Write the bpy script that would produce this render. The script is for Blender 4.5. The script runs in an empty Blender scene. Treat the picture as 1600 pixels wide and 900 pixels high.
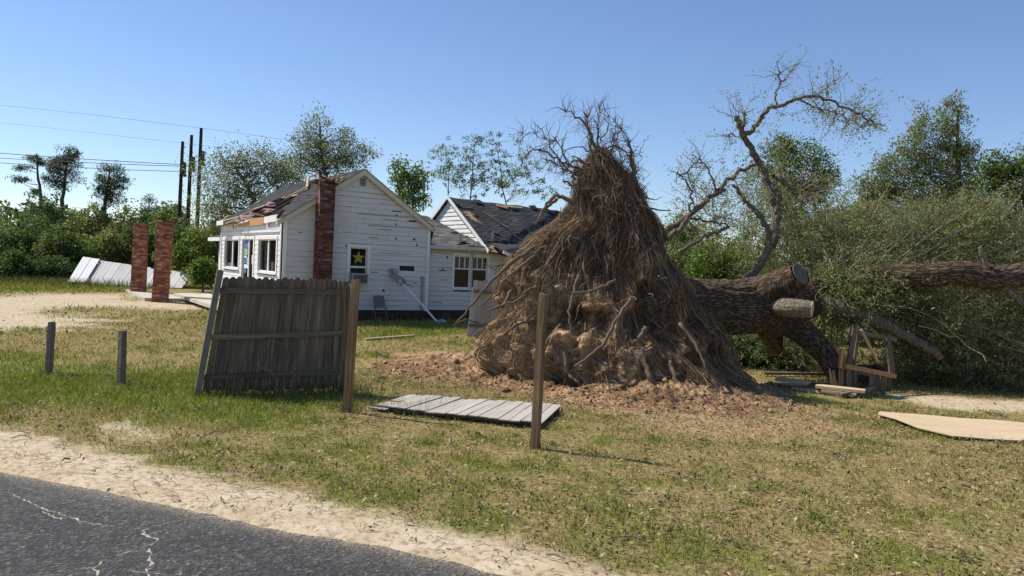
import bpy, math, random
import numpy as np
from mathutils import Vector, Matrix, Quaternion
random.seed(7)
rng = np.random.default_rng(7)
R_ = math.radians
sc = bpy.context.scene
COL = sc.collection

# ------------------------------------------------------------------ camera
FOC, CX, CY = 1230.0, 800.0, 450.0
EYE = Vector((0, 0, 2.17))
CAMROT = Matrix.Rotation(R_(90 - 1.68), 3, 'X') @ Matrix.Rotation(R_(2.6), 3, 'Z')
cam_data = bpy.data.cameras.new('camera')
cam_data.sensor_width = 36.0
cam_data.lens = 36.0 * FOC / 1600.0
cam_data.clip_start = 0.1
cam_data.clip_end = 3000
cam = bpy.data.objects.new('camera', cam_data)
COL.objects.link(cam)
cam.matrix_world = Matrix.Translation(EYE) @ CAMROT.to_4x4()
sc.camera = cam

# ------------------------------------------------------------------ sky, sun, exposure
SUN_EL, SUN_AZ = R_(50), math.atan2(-0.94, 0.34)
SUN_DIR = Vector((math.sin(SUN_AZ) * math.cos(SUN_EL), math.cos(SUN_AZ) * math.cos(SUN_EL), math.sin(SUN_EL)))
world = bpy.data.worlds.new('World')
sc.world = world
world.use_nodes = True
wn = world.node_tree
bg = wn.nodes['Background']
sky = wn.nodes.new('ShaderNodeTexSky')
sky.sky_type = 'NISHITA'
sky.sun_disc = False
sky.sun_elevation = SUN_EL
sky.sun_rotation = SUN_AZ
sky.altitude = 0
sky.air_density = 1.0
sky.dust_density = 0.05
sky.ozone_density = 3.0
tint = wn.nodes.new('ShaderNodeMix'); tint.data_type = 'RGBA'; tint.blend_type = 'MULTIPLY'
tint.inputs[0].default_value = 1.0; tint.inputs[7].default_value = (0.88, 0.91, 1.03, 1)     # white balance of the whole sky
wn.links.new(sky.outputs[0], tint.inputs[6]); wn.links.new(tint.outputs[2], bg.inputs[0])
bg.inputs[1].default_value = 0.12
sun_data = bpy.data.lights.new('sun', 'SUN')
sun_data.energy = 5.0
sun_data.angle = R_(0.53)
sun_data.color = (1.0, 0.94, 0.83)
sun = bpy.data.objects.new('sun', sun_data)
COL.objects.link(sun)
sun.rotation_euler = SUN_DIR.to_track_quat('Z', 'Y').to_euler()
sc.view_settings.view_transform = 'Standard'
sc.view_settings.look = 'None'
sc.view_settings.exposure = 0.18
sc.view_settings.gamma = 1.0
sc.view_settings.use_curve_mapping = False
sc.render.engine = 'CYCLES'
sc.cycles.max_bounces = 6
sc.cycles.diffuse_bounces = 3
sc.cycles.glossy_bounces = 2
sc.cycles.transmission_bounces = 4
sc.cycles.transparent_max_bounces = 6
sc.cycles.caustics_reflective = False
sc.cycles.caustics_refractive = False
sc.cycles.use_denoising = True

# ------------------------------------------------------------------ measuring helpers
def ray(px, py):
    return CAMROT @ Vector(((px - CX) / FOC, -(py - CY) / FOC, -1.0))
def hit(px, py, p0, n):
    d = ray(px, py)
    return EYE + d * ((p0 - EYE).dot(n) / d.dot(n))
def G(px, py, z=0.0):
    return hit(px, py, Vector((0, 0, z)), Vector((0, 0, 1)))
def at(px, py, Y):
    return hit(px, py, Vector((0, Y, 0)), Vector((0, 1, 0)))
def npv(p):
    return np.array([p[0], p[1], p[2]], dtype=np.float64)

# ------------------------------------------------------------------ numpy noise
def _hash(ix, iy, iz):
    h = (ix.astype(np.int64) * 374761393 + iy.astype(np.int64) * 668265263 + iz.astype(np.int64) * 1274126177) & 0xffffffff
    h = ((h ^ (h >> 13)) * 1103515245) & 0xffffffff
    h = ((h ^ (h >> 16)) * 2654435761) & 0xffffffff
    return ((h ^ (h >> 15)) & 0xffffff) / float(0xffffff)
def vnoise(P):
    P = np.asarray(P, dtype=np.float64)
    i = np.floor(P).astype(np.int64)
    f = P - i
    f = f * f * (3 - 2 * f)
    x, y, z = i[..., 0], i[..., 1], i[..., 2]
    fx, fy, fz = f[..., 0], f[..., 1], f[..., 2]
    def L(a, b, t): return a + (b - a) * t
    a = L(L(_hash(x, y, z), _hash(x + 1, y, z), fx), L(_hash(x, y + 1, z), _hash(x + 1, y + 1, z), fx), fy)
    b = L(L(_hash(x, y, z + 1), _hash(x + 1, y, z + 1), fx), L(_hash(x, y + 1, z + 1), _hash(x + 1, y + 1, z + 1), fx), fy)
    return L(a, b, fz) * 2 - 1
def fbm(P, scale, octv=4, gain=0.5, lac=2.03):
    P = np.asarray(P, dtype=np.float64) * scale
    s, a, t = 0.0, 1.0, 0.0
    for k in range(octv):
        s = s + a * vnoise(P + 17.3 * k); t += a
        a *= gain; P = P * lac
    return s / t
def xy0(x, y):
    return np.stack([x, y, np.zeros_like(x)], -1)
def sdf_poly(x, y, poly):
    """signed distance to a polygon on the ground, negative inside"""
    p = np.array([(q[0], q[1]) for q in poly])
    d = np.full(x.shape, 1e9); ins = np.zeros(x.shape, bool)
    n = len(p)
    for i in range(n):
        a, b = p[i], p[(i + 1) % n]
        e = b - a
        wx, wy = x - a[0], y - a[1]
        t = np.clip((wx * e[0] + wy * e[1]) / (e @ e + 1e-12), 0, 1)
        d = np.minimum(d, np.hypot(wx - e[0] * t, wy - e[1] * t))
        c = ((a[1] > y) != (b[1] > y)) & (x < (b[0] - a[0]) * (y - a[1]) / (b[1] - a[1] + 1e-12) + a[0])
        ins ^= c
    return np.where(ins, -d, d)
def sstep(a, b, x):
    t = np.clip((x - a) / (b - a), 0, 1)
    return t * t * (3 - 2 * t)

# ------------------------------------------------------------------ object helpers
BASE = {}
def props(o, label=None, cat=None, group=None, kind=None):
    if label: o['label'] = label
    if cat: o['category'] = cat
    if group: o['group'] = group
    if kind: o['kind'] = kind
    return o
def thing(name, base, label, cat, group=None):
    o = bpy.data.objects.new(name, None)
    o.empty_display_size = 0.2
    COL.objects.link(o)
    o.location = base
    BASE[o.name] = Vector(base)
    return props(o, label, cat, group)
def link(name, me, mat, parent=None, base=None, kind=None):
    """world-space mesh becomes an object; its vertices are made relative to its thing's base"""
    o = bpy.data.objects.new(name, me)
    COL.objects.link(o)
    b = Vector((0, 0, 0))
    if parent is not None:
        b = BASE[parent.name]
        o.parent = parent
    elif base is not None:
        b = Vector(base); o.location = b
    if b.length > 0: me.transform(Matrix.Translation(-b))
    BASE[o.name] = b
    if mat: me.materials.append(mat)
    if kind: o['kind'] = kind
    return o
def np_mesh(name, V, F, smooth=False, attrs=None):
    V = np.asarray(V, dtype=np.float32); F = np.asarray(F, dtype=np.int32)
    me = bpy.data.meshes.new(name)
    me.vertices.add(len(V)); me.vertices.foreach_set('co', V.ravel())
    k = F.shape[1]
    me.loops.add(F.size); me.loops.foreach_set('vertex_index', F.ravel())
    me.polygons.add(len(F)); me.polygons.foreach_set('loop_start', np.arange(0, F.size, k, dtype=np.int32))
    if smooth: me.polygons.foreach_set('use_smooth', np.ones(len(F), bool))
    me.update(calc_edges=True)
    if attrs:
        for n, a in attrs.items():
            at_ = me.attributes.new(n, 'FLOAT', 'POINT')
            at_.data.foreach_set('value', np.asarray(a, dtype=np.float32))
    return me

class MB:
    """collects boxes, beams and tubes with uv (metres along, metres across) for one mesh"""
    def __init__(self): self.v = []; self.f = []; self.uv = []
    def face(self, ids, uv): self.f.append(tuple(ids)); self.uv.append(uv)
    def hexa(self, p, ln=1.0, wd=0.1, off=None):
        """8 corners: 0-3 one end (ccw), 4-7 the other end"""
        b = len(self.v); self.v += [tuple(q) for q in p]
        o = random.random() * 50 if off is None else off
        c = [0, wd, wd * 2, wd * 3, wd * 4]
        for i in range(4):
            j = (i + 1) % 4
            self.face((b + i, b + j, b + 4 + j, b + 4 + i), ((o, o + c[i]), (o, o + c[i + 1]), (o + ln, o + c[i + 1]), (o + ln, o + c[i])))
        e = ((o, o), (o, o + wd), (o + wd, o + wd), (o + wd, o))
        self.face((b + 3, b + 2, b + 1, b), e); self.face((b + 4, b + 5, b + 6, b + 7), e)
        return self
    def beam(self, p0, p1, w, h, up=(0, 0, 1), w1=None, h1=None):
        p0, p1 = Vector(p0), Vector(p1)
        a = (p1 - p0); ln = a.length; a.normalize()
        s = a.cross(Vector(up))
        if s.length < 1e-4: s = a.cross(Vector((1, 0, 0)))
        s.normalize(); t = s.cross(a)
        w1 = w if w1 is None else w1; h1 = h if h1 is None else h1
        A = [p0 + s * x * w / 2 + t * y * h / 2 for x, y in ((-1, -1), (1, -1), (1, 1), (-1, 1))]
        B = [p1 + s * x * w1 / 2 + t * y * h1 / 2 for x, y in ((-1, -1), (1, -1), (1, 1), (-1, 1))]
        return self.hexa(A + B, ln, max(w, h))
    def box(self, c, sx, sy, sz, rz=0):
        m = Matrix.Rotation(rz, 3, 'Z'); c = Vector(c)
        A = [c + m @ Vector((x * sx / 2, y * sy / 2, -sz / 2)) for x, y in ((1, -1), (-1, -1), (-1, 1), (1, 1))]
        B = [q + Vector((0, 0, sz)) for q in A]
        return self.hexa(A + B, sz, max(sx, sy))
    def prism(self, poly, d):
        b = len(self.v); n = len(poly); d = Vector(d)
        poly = [Vector(q) for q in poly]
        self.v += [tuple(q) for q in poly] + [tuple(q + d) for q in poly]
        x = (poly[1] - poly[0]).normalized(); nn = d.normalized(); y = nn.cross(x)
        uvp = [((q - poly[0]).dot(x), (q - poly[0]).dot(y)) for q in poly]
        self.face(list(range(b, b + n))[::-1], uvp[::-1]); self.face(range(b + n, b + 2 * n), uvp)
        for i in range(n):
            j = (i + 1) % n; l = (poly[j] - poly[i]).length
            self.face((b + i, b + j, b + n + j, b + n + i), ((0, 0), (l, 0), (l, d.length), (0, d.length)))
        return self
    def tube(self, path, rad, n=6, cap=True, rough=0.0):
        path = [Vector(q) for q in path]; b = len(self.v); K = len(path)
        ref = Vector((0.13, 0.2, 0.97)); s0 = None; L = 0
        if not hasattr(rad, '__len__'): rad = [rad] * K
        o = random.random() * 30
        ls = []
        for i, p in enumerate(path):
            t = (path[min(i + 1, K - 1)] - path[max(i - 1, 0)]).normalized()
            s = t.cross(ref) if s0 is None else s0 - t * s0.dot(t)
            if s.length < 1e-3: s = t.cross(Vector((1, 0, 0)))
            s.normalize(); s0 = s; w = t.cross(s)
            if i: L += (p - path[i - 1]).length
            ls.append(L)
            for k in range(n):
                a = 2 * math.pi * k / n
                r = rad[i] * (1 + rough * random.uniform(-1, 1))
                self.v.append(tuple(p + (s * math.cos(a) + w * math.sin(a)) * r))
        for i in range(K - 1):
            for k in range(n):
                j = (k + 1) % n
                c0, c1 = 6.28 * rad[0] * k / n, 6.28 * rad[0] * (k + 1) / n
                self.face((b + i * n + k, b + i * n + j, b + (i + 1) * n + j, b + (i + 1) * n + k),
                          ((o + ls[i], c0), (o + ls[i], c1), (o + ls[i + 1], c1), (o + ls[i + 1], c0)))
        if cap:
            self.face(list(range(b, b + n))[::-1], [(0, 0)] * n)
            self.face(range(b + (K - 1) * n, b + K * n), [(0, 0)] * n)
        return self
    def mesh(self, name, smooth=False):
        me = bpy.data.meshes.new(name)
        me.from_pydata(self.v, [], self.f)
        ul = me.uv_layers.new(name='UVMap')
        flat = [c for fu in self.uv for c in fu]
        ul.data.foreach_set('uv', np.array(flat, dtype=np.float32).ravel())
        if smooth: me.polygons.foreach_set('use_smooth', np.ones(len(self.f), bool))
        me.update()
        return me
    def obj(self, name, mat, parent=None, base=None, kind=None, smooth=False):
        return link(name, self.mesh(name, smooth), mat, parent, base, kind)

def tubes_np(paths, rad, ns=4):
    """paths (N,K,3), rad (N,K) -> verts, quads"""
    paths = np.asarray(paths, float); N, K, _ = paths.shape
    t = np.gradient(paths, axis=1)
    t /= np.linalg.norm(t, axis=2, keepdims=True) + 1e-9
    ref = rng.normal(size=(N, 1, 3)); ref = np.broadcast_to(ref, t.shape)
    s = np.cross(t, ref); s /= np.linalg.norm(s, axis=2, keepdims=True) + 1e-9
    w = np.cross(t, s)
    a = np.arange(ns) * 2 * math.pi / ns
    V = paths[:, :, None, :] + rad[:, :, None, None] * (s[:, :, None, :] * np.cos(a)[None, None, :, None] + w[:, :, None, :] * np.sin(a)[None, None, :, None])
    idx = np.arange(N * K * ns).reshape(N, K, ns)
    nx = np.roll(idx, -1, axis=2)
    Fq = np.stack([idx[:, :-1], nx[:, :-1], nx[:, 1:], idx[:, 1:]], -1).reshape(-1, 4)
    return V.reshape(-1, 3), Fq
def leaf_quads(P, size, aspect=0.5, up=0.4, axis=None, fold=0.0):
    """diamond leaves at P (N,3); size (N,) is the length"""
    N = len(P)
    a = rng.normal(size=(N, 3)) if axis is None else axis + 0.5 * rng.normal(size=(N, 3))
    a /= np.linalg.norm(a, axis=1, keepdims=True) + 1e-9
    n = rng.normal(size=(N, 3)); n[:, 2] += up * 2
    b = np.cross(n, a); b /= np.linalg.norm(b, axis=1, keepdims=True) + 1e-9
    sz = np.asarray(size).reshape(-1, 1) * np.ones((N, 1))
    c = np.cross(a, b)
    V = np.stack([P - a * sz * .5, P + b * sz * aspect * .5 + c * sz * fold - a * sz * .06, P + a * sz * .5, P - b * sz * aspect * .5 + c * sz * fold - a * sz * .06], 1).reshape(-1, 3)
    return V, np.arange(N * 4).reshape(N, 4)
def merge(parts):
    Vs, Fs, o = [], [], 0
    for V, Fq in parts:
        Vs.append(V); Fs.append(Fq + o); o += len(V)
    return np.concatenate(Vs), np.concatenate(Fs)

# ------------------------------------------------------------------ materials
def new_mat(name):
    m = bpy.data.materials.new(name); m.use_nodes = True
    nt = m.node_tree; p = nt.nodes['Principled BSDF']
    p.inputs['Specular IOR Level'].default_value = 0.25
    return m, nt, p
def N_(nt, t, **kw):
    n = nt.nodes.new(t)
    for k, v in kw.items():
        if k in n.inputs: n.inputs[k].default_value = v
        else: setattr(n, k, v)
    return n
def coord(nt, which='Object', scale=(1, 1, 1)):
    tc = N_(nt, 'ShaderNodeTexCoord'); mp = N_(nt, 'ShaderNodeMapping')
    mp.inputs['Scale'].default_value = scale
    nt.links.new(tc.outputs[which], mp.inputs[0])
    return mp.outputs[0]
def noise(nt, vec, scale, detail=4, rough=0.55):
    n = N_(nt, 'ShaderNodeTexNoise', Scale=scale, Detail=detail, Roughness=rough)
    nt.links.new(vec, n.inputs['Vector'])
    return n.outputs['Fac']
def ramp(nt, fac, stops):
    r = N_(nt, 'ShaderNodeValToRGB')
    el = r.color_ramp.elements
    while len(el) < len(stops): el.new(0.5)
    for e, (p, c) in zip(el, stops):
        e.position = p; e.color = (*c, 1) if len(c) == 3 else c
    nt.links.new(fac, r.inputs[0])
    return r.outputs[0]
def mix(nt, fac, a, b, mode='MIX'):
    m = N_(nt, 'ShaderNodeMix', data_type='RGBA', blend_type=mode)
    for s, i in ((fac, 0), (a, 6), (b, 7)):
        if isinstance(s, (int, float)): m.inputs[i].default_value = s
        elif isinstance(s, tuple): m.inputs[i].default_value = (*s, 1)
        else: nt.links.new(s, m.inputs[i])
    return m.outputs[2]
def mth(nt, op, a, b=None):
    m = N_(nt, 'ShaderNodeMath', operation=op)
    for i, s in enumerate((a, b)):
        if s is None: continue
        if isinstance(s, (int, float)): m.inputs[i].default_value = s
        else: nt.links.new(s, m.inputs[i])
    return m.outputs[0]
def bump(nt, p, h, strength=0.4, dist=0.02):
    b = N_(nt, 'ShaderNodeBump', Strength=strength, Distance=dist)
    nt.links.new(h, b.inputs['Height']); nt.links.new(b.outputs[0], p.inputs['Normal'])
def island(nt):
    return N_(nt, 'ShaderNodeNewGeometry').outputs['Random Per Island']
def objrand(nt):
    return N_(nt, 'ShaderNodeObjectInfo').outputs['Random']

def wood_mat(name, stops, rough=0.85, tint=0.25, grain=28, bumps=0.5, knots=True):
    """weathered timber: grain runs along each beam's own uv"""
    m, nt, p = new_mat(name)
    v = coord(nt, 'UV', (1.2, grain, 1))
    g = noise(nt, v, 1.0, 6, 0.65)
    big = noise(nt, coord(nt, 'UV', (0.9, 3, 1)), 1.3, 3)
    f = mth(nt, 'ADD', mth(nt, 'MULTIPLY', g, 0.7), mth(nt, 'MULTIPLY', big, 0.3))
    c = ramp(nt, f, stops)
    rnd = mth(nt, 'ADD', mth(nt, 'MULTIPLY', objrand(nt), tint), 1 - tint / 2)
    hs = N_(nt, 'ShaderNodeHueSaturation'); nt.links.new(rnd, hs.inputs['Value']); nt.links.new(c, hs.inputs['Color'])
    out = hs.outputs[0]
    if knots:
        vo = N_(nt, 'ShaderNodeTexVoronoi', Scale=1.0); nt.links.new(coord(nt, 'UV', (2.2, 7, 1)), vo.inputs['Vector'])
        k = ramp(nt, vo.outputs['Distance'], [(0.0, (0, 0, 0)), (0.09, (1, 1, 1))])
        out = mix(nt, 0.55, out, mix(nt, 1.0, out, k, 'MULTIPLY'))
    nt.links.new(out, p.inputs['Base Color'])
    p.inputs['Roughness'].default_value = rough
    bump(nt, p, g, bumps, 0.006)
    return m
def flat_mat(name, c, rough=0.7, var=0.25, scale=4, metal=0.0, bumps=0.15, bscale=40):
    m, nt, p = new_mat(name)
    o = coord(nt)
    n = noise(nt, o, scale, 5)
    d = tuple(x * (1 - var) for x in c); l = tuple(min(1, x * (1 + var * 0.6)) for x in c)
    nt.links.new(ramp(nt, n, [(0.3, d), (0.7, l)]), p.inputs['Base Color'])
    p.inputs['Roughness'].default_value = rough; p.inputs['Metallic'].default_value = metal
    if bumps: bump(nt, p, noise(nt, o, bscale, 3), bumps, 0.01)
    return m
def paint_mat(name, c=(0.8, 0.79, 0.76), dirt=(0.30, 0.27, 0.23), wear=0.35):
    """old white paint, streaked and flaking along the board"""
    m, nt, p = new_mat(name)
    v = coord(nt, 'UV', (0.7, 9, 1))
    n1 = noise(nt, v, 1.0, 6, 0.7)
    n2 = noise(nt, coord(nt, 'Object'), 0.9, 4, 0.6)
    f = mth(nt, 'ADD', mth(nt, 'MULTIPLY', n1, 0.6), mth(nt, 'MULTIPLY', n2, 0.4))
    fac = ramp(nt, f, [(0.40 - 0.1 * wear, (wear, wear, wear)), (0.47, (wear * .25,) * 3), (0.6, (0, 0, 0))])
    base = mix(nt, mth(nt, 'MULTIPLY', objrand(nt), 0.12), c, tuple(x * .8 for x in c))
    nt.links.new(mix(nt, fac, base, dirt), p.inputs['Base Color'])
    p.inputs['Roughness'].default_value = 0.6
    bump(nt, p, n1, 0.2, 0.004)
    return m
def island_mat(name, stops, rough=0.8, noise_amt=0.3, nscale=12, transl=0.0, tcol=None, attr=None, attr_stops=None, spec=0.2, bumps=0.0):
    """colour varies from piece to piece (leaf, brick, blade, root)"""
    m, nt, p = new_mat(name)
    c = ramp(nt, island(nt), stops)
    if attr:
        a = N_(nt, 'ShaderNodeAttribute', attribute_name=attr).outputs['Fac']
        c = mix(nt, a, c, ramp(nt, island(nt), attr_stops))
    if noise_amt:
        n = noise(nt, coord(nt), nscale, 4)
        k = mth(nt, 'ADD', mth(nt, 'MULTIPLY', n, noise_amt * 2), 1 - noise_amt)
        hs = N_(nt, 'ShaderNodeHueSaturation'); nt.links.new(k, hs.inputs['Value']); nt.links.new(c, hs.inputs['Color']); c = hs.outputs[0]
        if bumps: bump(nt, p, n, bumps, 0.01)
    nt.links.new(c, p.inputs['Base Color'])
    p.inputs['Roughness'].default_value = rough; p.inputs['Specular IOR Level'].default_value = spec
    if transl:
        tr = N_(nt, 'ShaderNodeBsdfTranslucent')
        hs2 = N_(nt, 'ShaderNodeHueSaturation', Saturation=1.15, Value=1.25); nt.links.new(c, hs2.inputs['Color'])
        nt.links.new(hs2.outputs[0], tr.inputs[0])
        ms = N_(nt, 'ShaderNodeMixShader'); ms.inputs[0].default_value = transl
        nt.links.new(p.outputs[0], ms.inputs[1]); nt.links.new(tr.outputs[0], ms.inputs[2])
        nt.links.new(ms.outputs[0], nt.nodes['Material Output'].inputs[0])
    return m
def bark_mat(name, dark, light, sc_=(2.2, 14, 1), strength=0.9):
    m, nt, p = new_mat(name)
    v = coord(nt, 'UV', sc_)
    vo = N_(nt, 'ShaderNodeTexVoronoi', Scale=1.0, feature='DISTANCE_TO_EDGE'); 
    n0 = N_(nt, 'ShaderNodeTexNoise', Scale=1.4, Detail=3)
    nt.links.new(v, n0.inputs['Vector'])
    vm = N_(nt, 'ShaderNodeVectorMath', operation='ADD'); nt.links.new(v, vm.inputs[0]); nt.links.new(n0.outputs['Color'], vm.inputs[1])
    nt.links.new(vm.outputs[0], vo.inputs['Vector'])
    n1 = noise(nt, v, 3.0, 5, 0.6)
    h = mth(nt, 'ADD', mth(nt, 'MULTIPLY', ramp(nt, vo.outputs['Distance'], [(0.0, (0, 0, 0)), (0.25, (1, 1, 1))]), 0.7), mth(nt, 'MULTIPLY', n1, 0.5))
    nt.links.new(ramp(nt, h, [(0.25, dark), (0.85, light)]), p.inputs['Base Color'])
    p.inputs['Roughness'].default_value = 0.95
    bump(nt, p, h, strength, 0.05)
    return m

M = {}
M['white'] = paint_mat('white_paint', (0.70, 0.67, 0.63), (0.42, 0.39, 0.35), 0.6)
M['white_clean'] = paint_mat('white_trim', (0.83, 0.82, 0.79), (0.36, 0.33, 0.28), 0.35)
M['backing'] = flat_mat('tar_paper', (0.035, 0.03, 0.028), 0.9)
M['foundation'] = flat_mat('foundation_block', (0.075, 0.05, 0.04), 0.95, 0.4, 3)
M['shingle'] = island_mat('asphalt_shingle', [(0, (0.040, 0.041, 0.043)), (0.5, (0.052, 0.053, 0.055)), (0.9, (0.066, 0.067, 0.069)), (1, (0.085, 0.085, 0.086))], 0.95, 0.25, 30, bumps=0.3)
M['deck'] = wood_mat('roof_deck', [(0.25, (0.30, 0.19, 0.10)), (0.75, (0.52, 0.37, 0.22))], 0.8, 0.3)
M['orange_wood'] = wood_mat('fresh_pine', [(0.25, (0.42, 0.21, 0.09)), (0.75, (0.66, 0.38, 0.18))], 0.75, 0.3, 20)
M['splinter'] = wood_mat('splintered_wood', [(0.25, (0.34, 0.15, 0.07)), (0.75, (0.60, 0.34, 0.18))], 0.8, 0.3, 30)
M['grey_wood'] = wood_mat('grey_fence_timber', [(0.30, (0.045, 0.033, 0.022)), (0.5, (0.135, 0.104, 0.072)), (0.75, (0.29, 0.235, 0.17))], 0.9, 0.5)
M['post_grey'] = wood_mat('grey_post_timber', [(0.25, (0.075, 0.060, 0.046)), (0.5, (0.17, 0.145, 0.118)), (0.78, (0.30, 0.265, 0.225))], 0.9, 0.2)
M['post_brown'] = wood_mat('brown_post_timber', [(0.3, (0.065, 0.040, 0.020)), (0.5, (0.20, 0.130, 0.068)), (0.72, (0.40, 0.275, 0.150))], 0.9, 0.2, 26, 0.9)
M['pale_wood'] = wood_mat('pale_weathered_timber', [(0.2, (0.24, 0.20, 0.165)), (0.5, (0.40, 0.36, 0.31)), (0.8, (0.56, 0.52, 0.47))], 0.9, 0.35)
M['tan_wood'] = wood_mat('tan_board', [(0.2, (0.33, 0.24, 0.14)), (0.8, (0.60, 0.48, 0.32))], 0.85, 0.3)
M['ply'] = wood_mat('plywood_sheet', [(0.25, (0.40, 0.28, 0.165)), (0.5, (0.56, 0.43, 0.275)), (0.8, (0.66, 0.54, 0.375))], 0.8, 0.1, 12, 0.3)
M['canopy'] = wood_mat('white_canopy_boards', [(0.2, (0.40, 0.36, 0.33)), (0.45, (0.62, 0.59, 0.56)), (0.8, (0.74, 0.72, 0.70))], 0.7, 0.2)
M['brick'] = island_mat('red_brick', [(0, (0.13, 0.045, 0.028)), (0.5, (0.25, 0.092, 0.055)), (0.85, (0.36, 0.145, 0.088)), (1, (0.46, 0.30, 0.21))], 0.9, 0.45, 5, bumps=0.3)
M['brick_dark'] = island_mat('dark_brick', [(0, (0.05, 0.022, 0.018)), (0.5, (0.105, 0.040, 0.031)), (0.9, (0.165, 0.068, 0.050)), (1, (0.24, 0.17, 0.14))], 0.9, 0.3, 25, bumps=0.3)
M['mortar'] = flat_mat('mortar', (0.25, 0.17, 0.13), 0.95, 0.3, 15)
M['concrete'] = flat_mat('concrete', (0.52, 0.47, 0.38), 0.9, 0.25, 1.2)
M['pink'] = flat_mat('pink_insulation', (0.72, 0.46, 0.46), 1.0, 0.3, 6, bumps=0.6)
M['metal'] = flat_mat('galvanised_metal', (0.35, 0.35, 0.35), 0.45, 0.25, 6, 0.7)
M['dark_metal'] = flat_mat('dark_metal', (0.05, 0.05, 0.05), 0.5, 0.3, 6, 0.3)
M['grey_plastic'] = flat_mat('grey_enamel', (0.33, 0.33, 0.33), 0.5, 0.2, 6)
M['ac'] = flat_mat('appliance_beige', (0.40, 0.38, 0.34), 0.5, 0.2, 5)
M['chair'] = flat_mat('chair_brown', (0.17, 0.14, 0.12), 0.55, 0.2, 5)
M['star'] = flat_mat('yellow_star_paint', (0.36, 0.33, 0.06), 0.6, 0.25, 8)
M['curtain'] = flat_mat('tan_curtain', (0.17, 0.105, 0.062), 0.9, 0.3, 3)
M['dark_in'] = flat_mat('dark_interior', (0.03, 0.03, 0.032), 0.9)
M['black'] = flat_mat('black_rubber', (0.012, 0.012, 0.013), 0.6)
M['pole'] = wood_mat('creosote_pole', [(0.2, (0.018, 0.014, 0.012)), (0.8, (0.055, 0.042, 0.034))], 0.9, 0.2)
M['paper'] = flat_mat('white_paper', (0.75, 0.75, 0.76), 0.7, 0.15, 9)
M['blue'] = flat_mat('blue_print', (0.10, 0.22, 0.46), 0.6, 0.6, 14)
M['lightblue'] = flat_mat('pale_blue_print', (0.42, 0.55, 0.66), 0.6, 0.4, 14)
M['greenprint'] = flat_mat('green_print', (0.34, 0.50, 0.34), 0.6, 0.5, 14)
def glass_mat():
    m, nt, p = new_mat('window_glass')
    tr = N_(nt, 'ShaderNodeBsdfTransparent'); tr.inputs[0].default_value = (0.72, 0.72, 0.72, 1)
    gl = N_(nt, 'ShaderNodeBsdfGlossy'); gl.inputs['Roughness'].default_value = 0.03
    lw = N_(nt, 'ShaderNodeLayerWeight', Blend=0.5); f4 = mth(nt, 'POWER', lw.outputs['Facing'], 4.0)
    ms = N_(nt, 'ShaderNodeMixShader'); nt.links.new(mth(nt, 'ADD', mth(nt, 'MULTIPLY', f4, 0.4), 0.02), ms.inputs[0])
    nt.links.new(tr.outputs[0], ms.inputs[1]); nt.links.new(gl.outputs[0], ms.inputs[2])
    nt.links.new(ms.outputs[0], nt.nodes['Material Output'].inputs[0])
    return m
M['glass'] = glass_mat()
M['bark'] = bark_mat('oak_bark', (0.028, 0.019, 0.013), (0.19, 0.132, 0.086), (4.5, 20, 1), 1.0)
M['bark_grey'] = bark_mat('grey_limb_bark', (0.07, 0.053, 0.038), (0.28, 0.225, 0.165), (9, 40, 1), 0.6)
M['bark_dark'] = bark_mat('dark_tree_bark', (0.045, 0.036, 0.028), (0.19, 0.15, 0.115), (2, 10, 1), 0.5)
M['cut'] = flat_mat('sawn_grey_end', (0.15, 0.125, 0.10), 0.9, 0.4, 9)
M['cutlight'] = flat_mat('sawn_pale_end', (0.50, 0.42, 0.32), 0.9, 0.3, 12)

# ================================================================== SETTING: ground, road, slab
ROAD_A, ROAD_B = G(0, 737), G(790, 897)
e_ = (ROAD_B - ROAD_A); e_.z = 0; e_.normalize()
ROAD_E = np.array([e_.x, e_.y]); ROAD_N = np.array([-e_.y, e_.x])
if ROAD_N[1] < 0: ROAD_N = -ROAD_N
A2 = np.array([ROAD_A.x, ROAD_A.y])
def road_d(x, y): return (x - A2[0]) * ROAD_N[0] + (y - A2[1]) * ROAD_N[1]
def road_al(x, y): return (x - A2[0]) * ROAD_E[0] + (y - A2[1]) * ROAD_E[1]
def polyg(pts): return [G(*p) for p in pts]
P_DRIVE = polyg([(-500, 468), (0, 464), (60, 459), (120, 460), (215, 457), (222, 468), (330, 476), (330, 484), (240, 481), (130, 478), (90, 488), (150, 498), (165, 506), (60, 512), (0, 515), (-500, 525)])
P_RIGHT = polyg([(1400, 620), (1460, 617), (1600, 627), (1900, 640), (1900, 655), (1600, 645), (1500, 640), (1440, 632)])
P_BERM = polyg([(590, 566), (640, 552), (690, 546), (745, 560), (900, 612), (1150, 612), (1205, 598), (1245, 634), (1170, 652), (960, 640), (830, 616), (700, 594), (600, 588)])
P_SPOT = polyg([(150, 660), (200, 655), (245, 662), (235, 680), (180, 682)])
P_BERM2 = polyg([(900, 628), (1150, 640), (1330, 640), (1400, 690), (1200, 700), (1000, 668)])
P_SLAB = polyg([(196, 455), (330, 449), (330, 469), (226, 468)])
P_PANEL = polyg([(572, 641), (638, 624), (876, 640), (847, 670)])
P_PLY = polyg([(1372, 646), (1480, 654), (1700, 672), (1700, 692), (1600, 686), (1490, 681), (1435, 671)])
P_ROOT = polyg([(738, 560), (800, 545), (1165, 590), (1165, 610), (1050, 622), (900, 612), (800, 578)])
P_FENCE = polyg([(318, 616), (528, 611), (540, 606), (325, 608)])
P_GREEN = polyg([(-400, 560), (0, 558), (200, 570), (330, 580), (560, 620), (520, 680), (300, 650), (150, 640), (0, 628), (-400, 620)])
P_GREEN2 = polyg([(-300, 440), (110, 440), (215, 452), (120, 456), (40, 458), (-300, 458)])
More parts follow.
